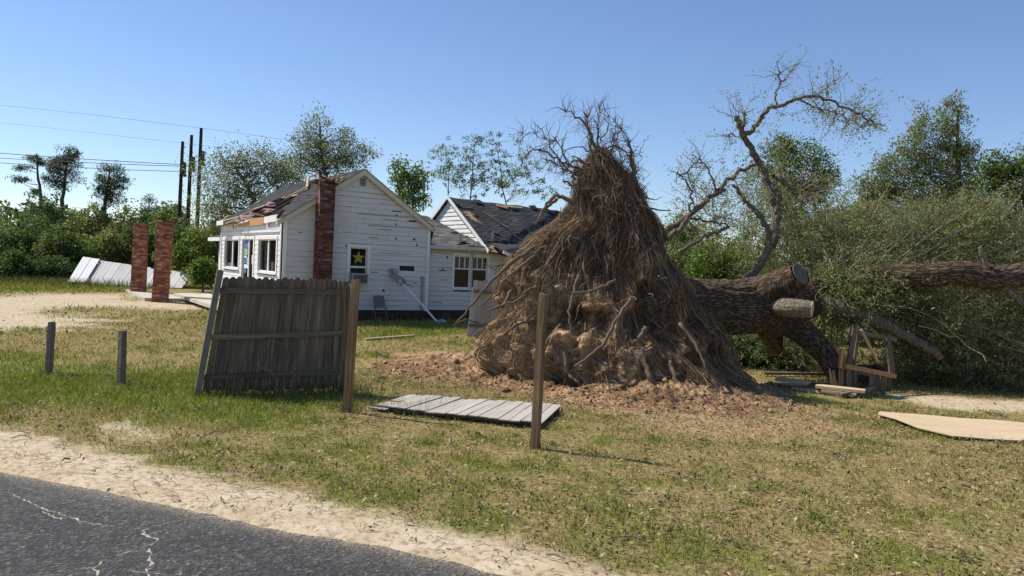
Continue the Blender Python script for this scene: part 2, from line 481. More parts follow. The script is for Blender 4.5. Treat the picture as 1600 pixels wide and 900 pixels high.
P_GREEN3 = polyg([(560, 505), (700, 505), (730, 520), (640, 530), (560, 528)])
# house frame: u runs along the gable wall, v runs back along the shop front
u = Vector((0.845, 0.535, 0)).normalized(); v = Vector((-u.y, u.x, 0))
HR = G(666, 500)
HC = hit(441, 400, HR, v); HC.z = 0
HL = (HR - HC).dot(u)
def H(s, t, z=0.0): return HC + u * s + v * t + Vector((0, 0, z))
def gs(px, py, t=0.0):
    p = hit(px, py, H(0, t), v) - HC; return p.dot(u), p.z
def fr(px, py, s=0.0):
    p = hit(px, py, H(s, 0), u) - HC; return p.dot(v), p.z
HT = fr(346, 400)[0]
P_HOUSE = [H(-0.1, -0.1), H(HL + 9.5, -0.1), H(HL + 9.5, HT + 1), H(-0.1, HT + 3)]

def masks(x, y):
    q = xy0(x, y)
    n1 = fbm(q, 0.9, 4); n2 = fbm(q, 3.1, 4); n3 = fbm(q + 40, 0.33, 3); n4 = fbm(q + 90, 9.0, 3)
    rd, al = road_d(x, y), road_al(x, y)
    w = np.clip(1.0 - 0.088 * al, 0.32, 1.25)
    sh = sstep(0.22, -0.22, rd - w + 0.30 * n1 + 0.20 * n2 + 0.12 * n4)
    drv = sstep(0.9, -0.9, sdf_poly(x, y, P_DRIVE) + 1.5 * n1 + 0.8 * n2)
    rgt = sstep(0.3, -0.3, sdf_poly(x, y, P_RIGHT) + 0.35 * n1 + 0.2 * n2)
    spot = 0.75 * sstep(0.3, -0.25, sdf_poly(x, y, P_SPOT) + 0.3 * n2 + 0.2 * n4)
    sand = np.maximum.reduce([sh, drv, rgt, spot])
    dirt = np.maximum(sstep(0.45, -0.35, sdf_poly(x, y, P_BERM) + 0.5 * n1 + 0.6 * n2),
                      0.75 * sstep(0.3, -0.6, sdf_poly(x, y, P_BERM2) + 0.8 * n1 + 0.5 * n2))
    grn = np.maximum.reduce([sstep(0.8, -0.8, sdf_poly(x, y, P_GREEN) + 0.8 * n1), sstep(2, -2, sdf_poly(x, y, P_GREEN2) + 1.5 * n1),
                             sstep(.8, -.8, sdf_poly(x, y, P_GREEN3) + 0.8 * n1)])
    grn = np.clip(np.maximum(grn * 0.9, sstep(0.03, 0.6, n3 + 0.6 * n2 + .13) * 0.75) + 0.3 * n2, 0, 1)
    dry = sstep(0.05, 0.45, n1 * 0.7 + n2 * 0.6 + 0.1)
    return sand, dirt, grn, dry, rd

def axis(a, b, step, lo, hi, g=1.22):
    core = np.arange(a, b + step / 2, step)
    up, s, p = [], step, b
    while p < hi: s *= g; p += s; up.append(p)
    dn, s, p = [], step, a
    while p > lo: s *= g; p -= s; dn.append(p)
    return np.array(dn[::-1] + list(core) + up)
gx, gy = axis(-13, 14, 0.075, -900, 900), axis(4.6, 20, 0.075, -60, 1500)
X, Y = np.meshgrid(gx, gy)
sand, dirt, grn, dry, rd = masks(X, Y)
near = np.exp(-np.hypot(X, Y) / 60)
Z = (0.03 * fbm(xy0(X, Y), 0.5, 3) + 0.018 * fbm(xy0(X, Y), 3.0, 3) * (1 - 0.5 * sand)) * near
Z = np.where(rd < 0.1, -0.03, Z) + np.where(rd < 0.1, 0, 0.0)
Z -= 0.015
V = np.stack([X, Y, Z], -1).reshape(-1, 3)
ii = np.arange(X.size).reshape(X.shape)
Fq = np.stack([ii[:-1, :-1], ii[:-1, 1:], ii[1:, 1:], ii[1:, :-1]], -1).reshape(-1, 4)
def ground_mat():
    m, nt, p = new_mat('ground_soil')
    o = coord(nt)
    at_ = lambda n: N_(nt, 'ShaderNodeAttribute', attribute_name=n).outputs['Fac']
    n1, n2, n3 = noise(nt, o, 2.2, 6, 0.65), noise(nt, o, 14, 6, 0.7), noise(nt, o, 60, 4, 0.6)
    thatch = ramp(nt, n2, [(0.3, (0.13, 0.092, 0.036)), (0.5, (0.26, 0.20, 0.085)), (0.68, (0.43, 0.335, 0.165))])
    green = ramp(nt, n2, [(0.3, (0.082, 0.100, 0.018)), (0.65, (0.225, 0.25, 0.052))])
    c = mix(nt, mth(nt, 'MULTIPLY', at_('grn'), 0.8), thatch, green)
    soil = ramp(nt, n1, [(0.3, (0.23, 0.14, 0.072)), (0.5, (0.38, 0.245, 0.132)), (0.7, (0.52, 0.365, 0.21))])
    c = mix(nt, at_('dirt'), c, mix(nt, 0.4, soil, ramp(nt, n2, [(0.35, (0.15, 0.095, 0.055)), (0.6, (0.55, 0.40, 0.245))])))
    s = ramp(nt, n1, [(0.25, (0.43, 0.315, 0.19)), (0.5, (0.56, 0.455, 0.31)), (0.75, (0.64, 0.55, 0.41))])
    s = mix(nt, ramp(nt, n2, [(0.36, (0.8, 0.8, 0.8)), (0.52, (0, 0, 0))]), s, (0.24, 0.17, 0.095))
    c = mix(nt, at_('sand'), c, s)
    nt.links.new(c, p.inputs['Base Color'])
    p.inputs['Roughness'].default_value = 0.97; p.inputs['Specular IOR Level'].default_value = 0.1
    bump(nt, p, mth(nt, 'ADD', n2, mth(nt, 'MULTIPLY', n3, 0.5)), 0.55, 0.03)
    return m
M['ground'] = ground_mat()
link('ground', np_mesh('ground', V, Fq, True, {'sand': sand.ravel(), 'dirt': dirt.ravel(), 'grn': grn.ravel()}), M['ground'], kind='structure')

def asphalt_mat():
    m, nt, p = new_mat('asphalt')
    o = coord(nt)
    vo = N_(nt, 'ShaderNodeTexVoronoi', Scale=48.0); nt.links.new(o, vo.inputs['Vector'])
    stone = ramp(nt, vo.outputs['Color'], [(0.0, (0.024, 0.024, 0.024)), (0.5, (0.050, 0.049, 0.047)), (0.8, (0.092, 0.090, 0.085)), (1.0, (0.25, 0.24, 0.22))])
    big = ramp(nt, noise(nt, o, 0.8, 4), [(0.3, (0.75, 0.75, 0.77)), (0.7, (1.15, 1.13, 1.1))])
    dust = ramp(nt, noise(nt, o, 3.5, 6, 0.7), [(0.52, (0, 0, 0)), (0.8, (0.3, 0.3, 0.3))])
    a = N_(nt, 'ShaderNodeAttribute', attribute_name='dust').outputs['Fac']
    fine = ramp(nt, noise(nt, o, 45, 3, 0.7), [(0.4, (0, 0, 0)), (0.62, (1, 1, 1))])
    c = mix(nt, dust, mix(nt, 1.0, stone, big, 'MULTIPLY'), (0.16, 0.15, 0.135))
    c = mix(nt, mth(nt, 'MULTIPLY', a, fine), c, (0.55, 0.45, 0.32))
    nt.links.new(c, p.inputs['Base Color'])
    p.inputs['Roughness'].default_value = 0.85
    bump(nt, p, vo.outputs['Distance'], 0.7, 0.01)
    return m
M['asphalt'] = asphalt_mat()
al_, w_ = axis(-7, 9, 0.05, -300, 300, 1.3), np.concatenate([np.arange(0, 0.30, 0.03), np.arange(0.3, 4, 0.2), np.array([5.0, 6.8])])
AL, W = np.meshgrid(al_, w_)
edge = 0.06 * fbm(xy0(AL, AL * 0), 1.5, 3) + 0.035 * fbm(xy0(AL, AL * 0 + 9), 9, 3)
k = np.exp(-W * 4)
rx = A2[0] + AL * ROAD_E[0] - (W - edge * k) * ROAD_N[0]; ry = A2[1] + AL * ROAD_E[1] - (W - edge * k) * ROAD_N[1]
rz = np.where(W < 0.02, -0.03, 0.012 + 0.0 * W) + 0.02 * (1 - k)
dustw = np.exp(-W * 9) * 1.0
ii = np.arange(AL.size).reshape(AL.shape)
Fq = np.stack([ii[:-1, :-1], ii[1:, :-1], ii[1:, 1:], ii[:-1, 1:]], -1).reshape(-1, 4)
road = link('road', np_mesh('road', np.stack([rx, ry, rz], -1).reshape(-1, 3), Fq, True, {'dust': dustw.ravel()}), M['asphalt'], kind='structure')
# sand-filled cracks in the asphalt
M['crack'] = flat_mat('crack_sand', (0.44, 0.38, 0.30), 0.95, 0.55, 30)
def crack(pts, wid, seed):
    r = random.Random(seed); out = []
    P = [G(*p, z=0.033) for p in pts]
    fine = []
    for a, b in zip(P[:-1], P[1:]):
        n = max(2, int((b - a).length / 0.035))
        for i in range(n):
            q = a.lerp(b, i / n); fine.append(q + Vector((r.uniform(-1, 1), r.uniform(-1, 1), 0)) * 0.016)
    fine.append(P[-1])
    mb = MB(); vs = []
    for i, q in enumerate(fine):
        d = (fine[min(i + 1, len(fine) - 1)] - fine[max(i - 1, 0)]); s = Vector((-d.y, d.x, 0)).normalized()
        ww = wid * max(.05, r.gauss(.5, .4)) * (0.2 if i in (0, len(fine) - 1) else 1)
        mb.v += [tuple(q + s * ww), tuple(q - s * ww)]
    for i in range(len(fine) - 1):
        mb.face((2 * i, 2 * i + 1, 2 * i + 3, 2 * i + 2), ((0, 0),) * 4)
    mb.obj('crack', M['crack'], road)
crack([(20, 773), (58, 790), (98, 805), (140, 818), (180, 822)], 0.012, 1)
crack([(60, 797), (75, 803), (95, 812)], 0.012, 11)
crack([(228, 826), (222, 834), (238, 840), (247, 845)], 0.024, 2)
crack([(247, 845), (232, 853), (205, 858)], 0.014, 3)
crack([(236, 855), (233, 868), (237, 878), (226, 892), (236, 903)], 0.014, 4)
crack([(156, 877), (148, 889), (152, 900)], 0.014, 5)
crack([(205, 860), (180, 870), (158, 876)], 0.005, 6)
crack([(240, 822), (290, 812), (330, 806)], 0.004, 7)
crack([(200, 893), (230, 893), (260, 899)], 0.005, 8)
crack([(270, 875), (285, 885), (280, 899)], 0.004, 9)

# concrete pad under the old shop canopy
mb = MB()
sl = [G(196, 456), G(226, 470), G(345, 472), H(-0.02, HT * 0.1), H(-0.02, HT + 2.4)]
mb.prism([p + Vector((0, 0, -0.05)) for p in sl], (0, 0, 0.17))
mb.obj('concrete_pad', M['concrete'], kind='structure')
mb = MB(); mb.prism([H(-0.02, 1.0, 0.121), H(-1.5, 1.0, 0.121), H(-1.5, HT + 2.2, 0.121), H(-0.02, HT + 2.2, 0.121)], (0, 0, 0.13))
mb.obj('doorstep_slab', M['concrete'], kind='structure')

# ================================================================== the house
house = thing('white_house', HC, 'storm-damaged white clapboard house with torn shingle roof and brick chimney', 'house')
PEAK_T = -0.22
zp = gs(571, 263, PEAK_T)[1]
sR, zR = gs(678, 357, PEAK_T); sL, zL = gs(434, 340, PEAK_T)
sP = HL / 2
pitchR = (zp - zR) / (sR - sP); pitchL = (zp - zL) / (sP - sL)
pit = (pitchR + pitchL) / 2
zW = gs(664, 485)[1]                    # bottom of the boards
def roof_z(s): return zp - 0.10 - abs(s - sP) * pit      # under side of the roof
print('HOUSE', HL, HT, zp, zR, zL, pitchR, pitchL, zW)
wall = MB()
# dark sheathing behind the boards (gable, shop front, back and far end)
gp = [H(0.02, 0.03, 0.2), H(HL - 0.02, 0.03, 0.2), H(HL - 0.02, 0.03, roof_z(HL)), H(sP, 0.03, roof_z(sP)), H(0.02, 0.03, roof_z(0))]
STAR = [gs(548, 386), gs(574, 386), gs(548, 441)]
wx0, wx1, wz1, wz0 = gs(547, 386)[0], gs(574, 386)[0], gs(547, 386)[1], gs(550, 443)[1]
def wall_panel(mb, f, holes, thick):
    """f = (point fn a,z), polygon as list of a-interval rows; cells leave out the holes"""
    pass
def strip_wall(name, pt, n, rows, holes, mat, parent, th=0.02, pieces='siding_board', z_backing=True, lap=0.022, jitter=1.0, wood=None, gap=0.004):
    """lapped boards on a wall. pt(a,z,out) world point; rows: list of (z0,z1,a0,a1,a0t,a1t); holes: (a0,a1,z0,z1)"""
    for (z0, z1, a0, a1, b0, b1) in rows:
        segs = [(a0, a1, b0, b1)]
        for (h0, h1, hz0, hz1) in holes:
            if hz1 <= z0 + 0.02 or hz0 >= z1 - 0.02: continue
            ns = []
            for (p0, p1, q0, q1) in segs:
                if h1 <= min(p0, q0) or h0 >= max(p1, q1): ns.append((p0, p1, q0, q1)); continue
                if h0 > p0 + 0.03: ns.append((p0, h0, min(q0, h0 - 0.01), h0))
                if h1 < p1 - 0.03: ns.append((h1, p1, h1, max(q1, h1 + 0.01)))
            segs = ns
        for (p0, p1, q0, q1) in segs:
            if p1 - p0 < 0.03: continue
            # long runs are made of two or three boards, butted
            cuts = [0.0]
            if p1 - p0 > 3.2: cuts.append(random.uniform(0.3, 0.7))
            cuts.append(1.0)
            for c0, c1 in zip(cuts[:-1], cuts[1:]):
                g = 0.002
                e0, e1 = p0 + (p1 - p0) * c0 + g, p0 + (p1 - p0) * c1 - g
                f0, f1 = (q0 + (q1 - q0) * c0 + g, q0 + (q1 - q0) * c1 - g)
                j = [random.gauss(0, 0.004 * jitter) for _ in range(4)]
                o0 = 0.018 + lap + random.uniform(0, 0.006) * jitter
                mb = MB()
                z0 = z0 + gap  # slit bares the black backing, standing in for the lap shadow line
                A = [pt(e0, z0 + j[0], 0.0), pt(e0, z0 + j[0], o0), pt(f0, z1 + j[1], 0.016), pt(f0, z1 + j[1], 0.0)]
                B = [pt(e1, z0 + j[2], 0.0), pt(e1, z0 + j[2], o0), pt(f1, z1 + j[3], 0.016), pt(f1, z1 + j[3], 0.0)]
                z0 = z0 - gap
                mb.hexa(A + B, p1 - p0, 0.2)
                mb.obj(pieces, mat, parent)
def holed(mb, pt, a0, a1, z0, z1, holes, th):
    """wall sheet with rectangular openings, as a thin solid"""
    xs = sorted({a0, a1, *[h[0] for h in holes], *[h[1] for h in holes]}); zs = sorted({z0, z1, *[h[2] for h in holes], *[h[3] for h in holes]})
    xs = [x for x in xs if a0 <= x <= a1]; zs = [z for z in zs if z0 <= z <= z1]
    for x0, x1 in zip(xs[:-1], xs[1:]):
        for y0, y1 in zip(zs[:-1], zs[1:]):
            cx, cz = (x0 + x1) / 2, (y0 + y1) / 2
            if any(h[0] < cx < h[1] and h[2] < cz < h[3] for h in holes): continue
            mb.hexa([pt(x0, y0, 0), pt(x1, y0, 0), pt(x1, y0, -th), pt(x0, y0, -th), pt(x0, y1, 0), pt(x1, y1, 0), pt(x1, y1, -th), pt(x0, y1, -th)], 1, 1)

ptG = lambda a, z, o: H(a, -o, z)                 # gable wall, faces the camera
ptF = lambda a, z, o: H(-o, a, z)                 # shop front, faces left
eaveL, eaveR = roof_z(0), roof_z(HL)
star_hole = (wx0, wx1, wz0, wz1)
# front openings
def frect(x0, x1, ytop, ybot):
    a1, zt = fr(x0, ytop); a0 = fr(x1, ytop)[0]; zb = fr((x0 + x1) / 2, ybot)[1]
    return (a0, a1, zb, zt)
W1 = frect(353, 375, 375, 421); W2 = frect(406, 434, 374, 425); D = frect(380.5, 398, 374, 445)
W1 = (W1[0], W1[1], W2[2], W2[3]); D = (D[0], D[1], zW - 0.1, W2[3] + 0.02)
print('FRONT', W1, W2, D, 'STAR', star_hole)
mbk = MB()
holed(mbk, ptG, 0.02, HL - 0.02, 0.25, eaveL, [star_hole], 0.12)
mbk.prism([H(0.02, 0.0, eaveL), H(HL - 0.02, 0.0, eaveL), H(sP, 0.0, roof_z(sP))], v * 0.12)
mbk.obj('gable_sheathing', M['backing'], house)
mbk = MB(); holed(mbk, ptF, 0.13, HT, 0.25, eaveL + 0.05, [W1, W2, D], 0.12)
mbk.obj('front_sheathing', M['backing'], house)
mb = MB()
mb.prism([H(0.02, HT, 0.25), H(HL, HT, 0.25), H(HL, HT, eaveL), H(sP, HT, roof_z(sP)), H(0.02, HT, eaveL)], v * 0.1)
mb.obj('end_wall', M['white'], house)
mb = MB(); mb.hexa([H(HL - .12, .12, .25), H(HL, .12, .25), H(HL, HT, .25), H(HL - .12, HT, .25), H(HL - .12, .12, eaveR), H(HL, .12, eaveR), H(HL, HT, eaveR), H(HL - .12, HT, eaveR)])
mb.obj('rear_wall', M['white'], house)
mb = MB(); mb.prism([H(.1, .1, .3), H(HL - .1, .1, .3), H(HL - .1, HT, .3), H(.1, HT, .3)], (0, 0, .05)); mb.obj('floor_deck', M['dark_in'], house)
mb = MB()
for a, b in ((H(0.05, 0.05), H(HL - 0.05, 0.05)), (H(0.05, 0.05), H(0.05, HT)), (H(HL - .1, .05), H(HL - .1, HT))):
    mb.beam(a + Vector((0, 0, zW / 2 - .06)), b + Vector((0, 0, zW / 2 - .06)), 0.14, zW + 0.06)
mb.obj('foundation', M['foundation'], house)

# gable boards
EXPO = 0.178
rows = []; z = zW
while z < roof_z(sP) - 0.05:
    z1 = z + EXPO
    def half(zz): return HL / 2 if zz <= eaveL else max(0.0, (roof_z(sP) - zz) / pit)
    h0, h1 = half(z), half(min(z1, roof_z(sP)))
    rows.append((z, min(z1, roof_z(sP)), sP - h0, sP + h0, sP - h1, sP + h1)); z = z1
def ghole(x0, x1, y0, y1):
    a = gs(x0, y0); b = gs(x1, y1); return (a[0], b[0], min(a[1], b[1]), max(a[1], b[1]))
def slot(x0, x1, yc, h=0.05):
    a, z_ = gs(x0, yc)[0], gs((x0 + x1) / 2, yc)[1]; b = gs(x1, yc)[0]
    for r in rows:
        if r[0] <= z_ < r[1]: return (a, b, r[0] + 0.03, r[1] - 0.03)
    return (a, b, z_ - h, z_ + h)
gable_holes = [star_hole, slot(624, 647, 417)]
# chimney is in front of the boards; small broken places are shallow dark gaps
strip_wall('gable', ptG, None, rows, gable_holes, M['white'], house)
for (x0, x1, y, h) in ((612, 627, 329.5, .018), (638, 650, 345, .026), (618, 620, 336, .03), (617, 619, 350.5, .03), (617, 619, 373, .04), (645, 648, 374, .04), (650, 651.5, 383, .05), (597, 600, 453.5, .045), (646, 651, 442, .012), (540, 541.5, 384, .04), (466, 472, 363, .01), (577, 590, 371, .008), (600, 622, 343, .008), (570, 590, 425, .008), (655, 663, 435, .008), (560, 575, 455, .006), (590, 612, 358, .007), (560, 640, 334, .004), (575, 660, 352, .004), (590, 640, 395, .005)):
    a, z_ = gs(x0, y); b = gs(x1, y)[0]
    mb = MB(); mb.hexa([H(a, -.030, z_ - h), H(b, -.030, z_ - h), H(b, -.048, z_ - h), H(a, -.048, z_ - h), H(a, -.030, z_ + h), H(b, -.030, z_ + h * .6), H(b, -.048, z_ + h * .7), H(a, -.048, z_ + h)])
    mb.obj('split_gap', M['backing'], house)
# corner and rake trim
def trim(name, p, q, w, h, up, mat='white_clean', par=None): return MB().beam(p, q, w, h, up).obj(name, M[mat], par or house)
trim('corner_board', H(0.06, -0.045, zW - 0.02), H(0.06, -0.045, eaveL), 0.12, 0.03, v)
trim('corner_board', H(HL - 0.06, -0.045, zW - 0.02), H(HL - 0.06, -0.045, eaveR), 0.12, 0.03, v)
trim('corner_board', H(-0.045, 0.09, zW - 0.02), H(-0.045, 0.09, eaveL), 0.12, 0.03, u)
trim('corner_board', H(-0.045, HT - 0.08, zW - 0.02), H(-0.045, HT - 0.08, eaveL), 0.14, 0.03, u)
M['bargeboard'] = paint_mat('cream_bargeboard', (0.62, 0.57, 0.47), (0.3, 0.25, 0.2), 0.4)
for sgn, s_end in ((1, sR), (-1, sL)):
    zz = lambda s: zp - 0.03 - abs(s - sP) * pit
    mb = MB()
    A = [H(sP, PEAK_T + .02, zz(sP)), H(s_end, PEAK_T + .02, zz(s_end)), H(s_end, PEAK_T + .02, zz(s_end) - .17), H(sP, PEAK_T + .02, zz(sP) - .2)]
    mb.prism(A if sgn > 0 else A[::-1], v * 0.03).obj('bargeboard', M['bargeboard'], house)
    mb = MB()   # soffit under the rake
    A = [H(sP, PEAK_T + .05, zz(sP) - .1), H(s_end, PEAK_T + .05, zz(s_end) - .1), H(s_end, 0.0, zz(s_end) - .1), H(sP, 0.0, zz(sP) - .1)]
    mb.prism(A, (0, 0, 0.03)).obj('rake_soffit', M['bargeboard'], house)
# attic vent
a0, zt = gs(562, 279); a1, zb = gs(570.5, 291)
vent = MB(); vent.hexa([H(a0, -.02, zb), H(a1, -.02, zb), H(a1, -.055, zb), H(a0, -.055, zb), H(a0, -.02, zt), H(a1, -.02, zt), H(a1, -.055, zt), H(a0, -.055, zt)])
vent = vent.obj('attic_vent', M['grey_plastic'], house)
for i in range(5):
    z_ = zb + (zt - zb) * (i + .5) / 5; MB().beam(H(a0 + .02, -.06, z_), H(a1 - .02, -.06, z_), 0.02, 0.02, v).obj('louvre', M['dark_metal'], vent)

# ---- shop front boards
rowsF = []; z = zW
while z < eaveL - 0.02: rowsF.append((z, min(z + EXPO, eaveL), 0.12, HT - .12, 0.12, HT - .12)); z += EXPO
# upper band is plain board: leave boards below the header only
strip_wall('front', ptF, None, [r for r in rowsF], [W1, W2, D], M['white_clean'], house, lap=0.012, jitter=0.5, gap=0.004)
def window(name, pt, rect, frame_w=0.1, mull=(), rails=(), sill=True, depth=0.07, curtain=None, parent=None, glass=True, ctop=1.0):
    a0, a1, z0, z1 = rect; parent = parent or house
    w = MB(); w.hexa([pt(a0 - .02, z0 - .02, -.115), pt(a1 + .02, z0 - .02, -.115), pt(a1 + .02, z0 - .02, -.112), pt(a0 - .02, z0 - .02, -.112), pt(a0 - .02, z1, -.115), pt(a1 + .02, z1, -.115), pt(a1 + .02, z1, -.112), pt(a0 - .02, z1, -.112)])
    f = MB()
    def bar(b, x0, x1, y0, y1, o0, o1): b.hexa([pt(x0, y0, o0), pt(x1, y0, o0), pt(x1, y0, o1), pt(x0, y0, o1), pt(x0, y1, o0), pt(x1, y1, o0), pt(x1, y1, o1), pt(x0, y1, o1)], max(x1 - x0, y1 - y0), frame_w)
    fw = frame_w
    bar(f, a0 - fw, a0, z0 - .002, z1 + .002, -.1, .052); bar(f, a1, a1 + fw, z0 - .002, z1 + .002, -.1, .052)
    bar(f, a0 - fw - .02, a1 + fw + .02, z1, z1 + fw, -.1, .058)
    win = f.obj('window', M['white_clean'], parent)
    if sill:
        b = MB(); bar(b, a0 - fw - .03, a1 + fw + .03, z0 - .07, z0, -.1, .095); b.obj('sill', M['white_clean'], win)
    b = MB(); sw = 0.04
    bar(b, a0, a0 + sw, z0, z1, -.05, -.01); bar(b, a1 - sw, a1, z0, z1, -.05, -.01); bar(b, a0, a1, z0, z0 + sw, -.052, -.008); bar(b, a0, a1, z1 - sw, z1, -.052, -.008)
    for m_ in mull:
        c, ww = m_[0], m_[1]; y0, y1 = (m_[2], m_[3]) if len(m_) > 2 else (z0, z1)
        bar(b, c - ww / 2, c + ww / 2, y0, y1, -.056, -.004)
    for (c, ww) in rails: bar(b, a0, a1, c - ww / 2, c + ww / 2, -.054, -.006)
    b.obj('sash', M['white_clean'], win)
    if glass:
        b = MB(); bar(b, a0 + .01, a1 - .01, z0 + .01, z1 - .01, -.034, -.030); b.obj('pane', M['glass'], win)
    if curtain:
        for (c0, c1, mat) in curtain:
            n = max(6, int((c1 - c0) / 0.05)); b = MB(); vs = []
            for i in range(n + 1):
                x = c0 + (c1 - c0) * i / n; o = -.16 - (0.03 if i % 2 else 0) - random.uniform(0, .01)
                b.v += [tuple(pt(x, z0, o)), tuple(pt(x, z0 + (z1 - z0) * ctop, o))]
            for i in range(n): b.face((2 * i, 2 * i + 2, 2 * i + 3, 2 * i + 1), ((0, 0),) * 4)
            b.obj('curtain', M[mat], win)
    return win
M['sheer'] = flat_mat('white_curtain', (0.42, 0.42, 0.40), 0.9, 0.3, 4)
for Wd in (W1, W2):
    c = (Wd[0] + Wd[1]) / 2; wdt = Wd[1] - Wd[0]
    window('window', ptF, Wd, 0.11, mull=[(c, 0.13)], curtain=[(Wd[0] + .1, Wd[0] + .3, 'sheer'), (Wd[1] - .5, Wd[1], 'sheer')])
# items on the inner window ledge
for (Wd, a, w_h, h_, mt) in ((W2, .3, .25, .2, 'paper'), (W2, 1.9, .3, .25, 'lightblue'), (W1, .8, .35, .3, 'pink'), (W2, 1.1, .3, .35, 'paper')):
    MB().box(ptF(Wd[0] + a, Wd[2] + h_ / 2, -.22), .12, w_h, h_, math.atan2(u.y, u.x)).obj('ledge_box', M[mt], house)
# double shop door with notices
door = window('door', ptF, D, 0.12, mull=[((D[0] + D[1]) / 2, 0.12)], rails=[(D[2] + .5, .12)], sill=False)
door.name = 'double_door'; BASE[door.name] = BASE[house.name]
dc = (D[0] + D[1]) / 2
def notice(a0, a1, z0, z1, mt):
    MB().hexa([ptF(a0, z0, -.029), ptF(a1, z0, -.029), ptF(a1, z0, -.025), ptF(a0, z0, -.025), ptF(a0, z1, -.029), ptF(a1, z1, -.029), ptF(a1, z1, -.025), ptF(a0, z1, -.025)]).obj('notice', M[mt], door)
zt = D[3]
for (a0, a1, zo0, zo1, mt) in ((.08, .72, .04, .34, 'blue'), (.08, .6, .36, .62, 'greenprint'), (.1, .45, .64, .72, 'paper'), (.08, .55, .75, .93, 'blue'), (.5, .75, .68, .95, 'lightblue'), (.1, .7, .97, 1.12, 'paper'), (.12, .45, 1.14, 1.3, 'blue')):
    notice(D[1] - a1, D[1] - a0, zt - zo1, zt - zo0, mt)
for (a0, a1, zo0, zo1) in ((.45, .65, .15, .5), (.35, .62, .6, .95)): notice(dc - .07 - a1, dc - .07 - a0, zt - zo1, zt - zo0, 'paper')
# header band and fascia
trim('header_band', H(-0.056, 0.12, W2[3] + .27), H(-0.056, HT, W2[3] + .27), 0.05, 0.035, u)
# low side wing past the far end of the front
aw0, aw1 = HT + 0.08, fr(329, 400)[0]
zwing = fr(330, 371)[1]
mb = MB(); mb.hexa([H(0.35, aw0, .1), H(3, aw0, .1), H(3, aw1, .1), H(.35, aw1, .1), H(.35, aw0, zwing), H(3, aw0, zwing + .9), H(3, aw1, zwing + .9), H(.35, aw1, zwing)])
mb.obj('side_wing_wall', M['white_clean'], house)
mb = MB(); mb.hexa([H(-.05, aw0, zwing - .12), H(3.2, aw0, zwing + .98), H(3.2, aw1 + .3, zwing + .98), H(-.05, aw1 + .3, zwing - .12), H(-.05, aw0, zwing + .0), H(3.2, aw0, zwing + 1.1), H(3.2, aw1 + .3, zwing + 1.1), H(-.05, aw1 + .3, zwing + .0)])
sw_roof = mb.obj('side_wing_roof', M['shingle'], house)
MB().beam(H(-.065, aw0, zwing - .08), H(-.065, aw1 + .3, zwing - .08), .16, .03, u).obj('fascia', M['white_clean'], sw_roof)

# ---- main roof: deck and shingle tabs, torn open over the shop front
OVF = 0.30
def roofpt(side, b, t, lift=0.0):
    """b metres down the slope from the ridge"""
    c = 1 / math.sqrt(1 + pit * pit)
    n = Vector((0, 0, 1)) * c + u * (pit * c * side)
    return H(sP + side * b * c, t, zp - 0.02 - b * c * pit) + n * lift
cL = math.sqrt(1 + pit * pit)
BL, BR = (sP - sL) * cL, (sR - sP) * cL
TT0, TT1 = PEAK_T, HT + 0.25
nL = Vector((0, 0, 1)) / cL - u * (pit / cL)
def roofhit(px, py):
    p = hit(px, py, roofpt(-1, 0, 0), nL)
    q = p - roofpt(-1, 0, 0)
    down = (roofpt(-1, 1, 0) - roofpt(-1, 0, 0))
    return q.dot(down), q.dot(v)
hole_px = [(360, 359), (378, 341), (392, 332), (414, 321), (430, 312), (448, 306.5), (464, 305), (456, 317), (442, 326), (434, 334), (436, 352), (400, 362)]
hole = [roofhit(*q) for q in hole_px]
print('HOLE', [(round(a, 2), round(b, 2)) for a, b in hole], BL, TT1)
def inpoly(p, poly):
    c = False; n = len(poly)
    for i in range(n):
        a, b = poly[i], poly[(i + 1) % n]
        if (a[1] > p[1]) != (b[1] > p[1]) and p[0] < (b[0] - a[0]) * (p[1] - a[1]) / (b[1] - a[1]) + a[0]: c = not c
    return c
roof = MB()
def deck(mb, side, B, hole_):
    nb, ntt = 26, 80
    for i in range(nb):
        for j in range(ntt):
            b0, b1 = B * i / nb, B * (i + 1) / nb; t0, t1 = TT0 + (TT1 - TT0) * j / ntt, TT0 + (TT1 - TT0) * (j + 1) / ntt
            if hole_ and inpoly(((b0 + b1) / 2, (t0 + t1) / 2), hole_): continue
            P = [roofpt(side, b0, t0, -.02), roofpt(side, b1, t0, -.02), roofpt(side, b1, t1, -.02), roofpt(side, b0, t1, -.02)]
            Q = [roofpt(side, b0, t0), roofpt(side, b1, t0), roofpt(side, b1, t1), roofpt(side, b0, t1)]
            if side < 0: P, Q = P[::-1], Q[::-1]
            mb.hexa(P + Q, .3, .3)
deck(roof, -1, BL, hole); deck(roof, 1, BR, None)
roof = roof.obj('roof', M['deck'], house)
def shingles(pos, B, T0, T1, skip=None, expo=0.145, tab=0.32, curl=0.02, name='shingle_courses', parent=None):
    mb = MB(); nb = int(B / expo)
    for i in range(nb + 1):
        b1 = B - i * expo; b0 = max(0.0, b1 - expo - 0.03)
        if b1 < 0.05: break
        t = T0 - (i % 2) * tab / 2 - random.random() * .1
        while t < T1:
            t0, t1 = max(T0, t), min(T1, t + tab - .008); t += tab
            if t1 - t0 < .05: continue
            if skip and skip((b0 + b1) / 2, (t0 + t1) / 2): continue
            if random.random() < 0.004: continue
            l = 0.016 + random.uniform(0, .006) + (random.random() < .03) * random.uniform(0, curl)
            mb.hexa([pos(b0, t0, .002), pos(b1, t0, .006), pos(b1, t1, .006), pos(b0, t1, .002),
                     pos(b0, t0, .008), pos(b1, t0, l), pos(b1, t1, l + random.uniform(-.003, .003)), pos(b0, t1, .008)], expo, tab)
    return mb.obj(name, M['shingle'], parent, kind='stuff')
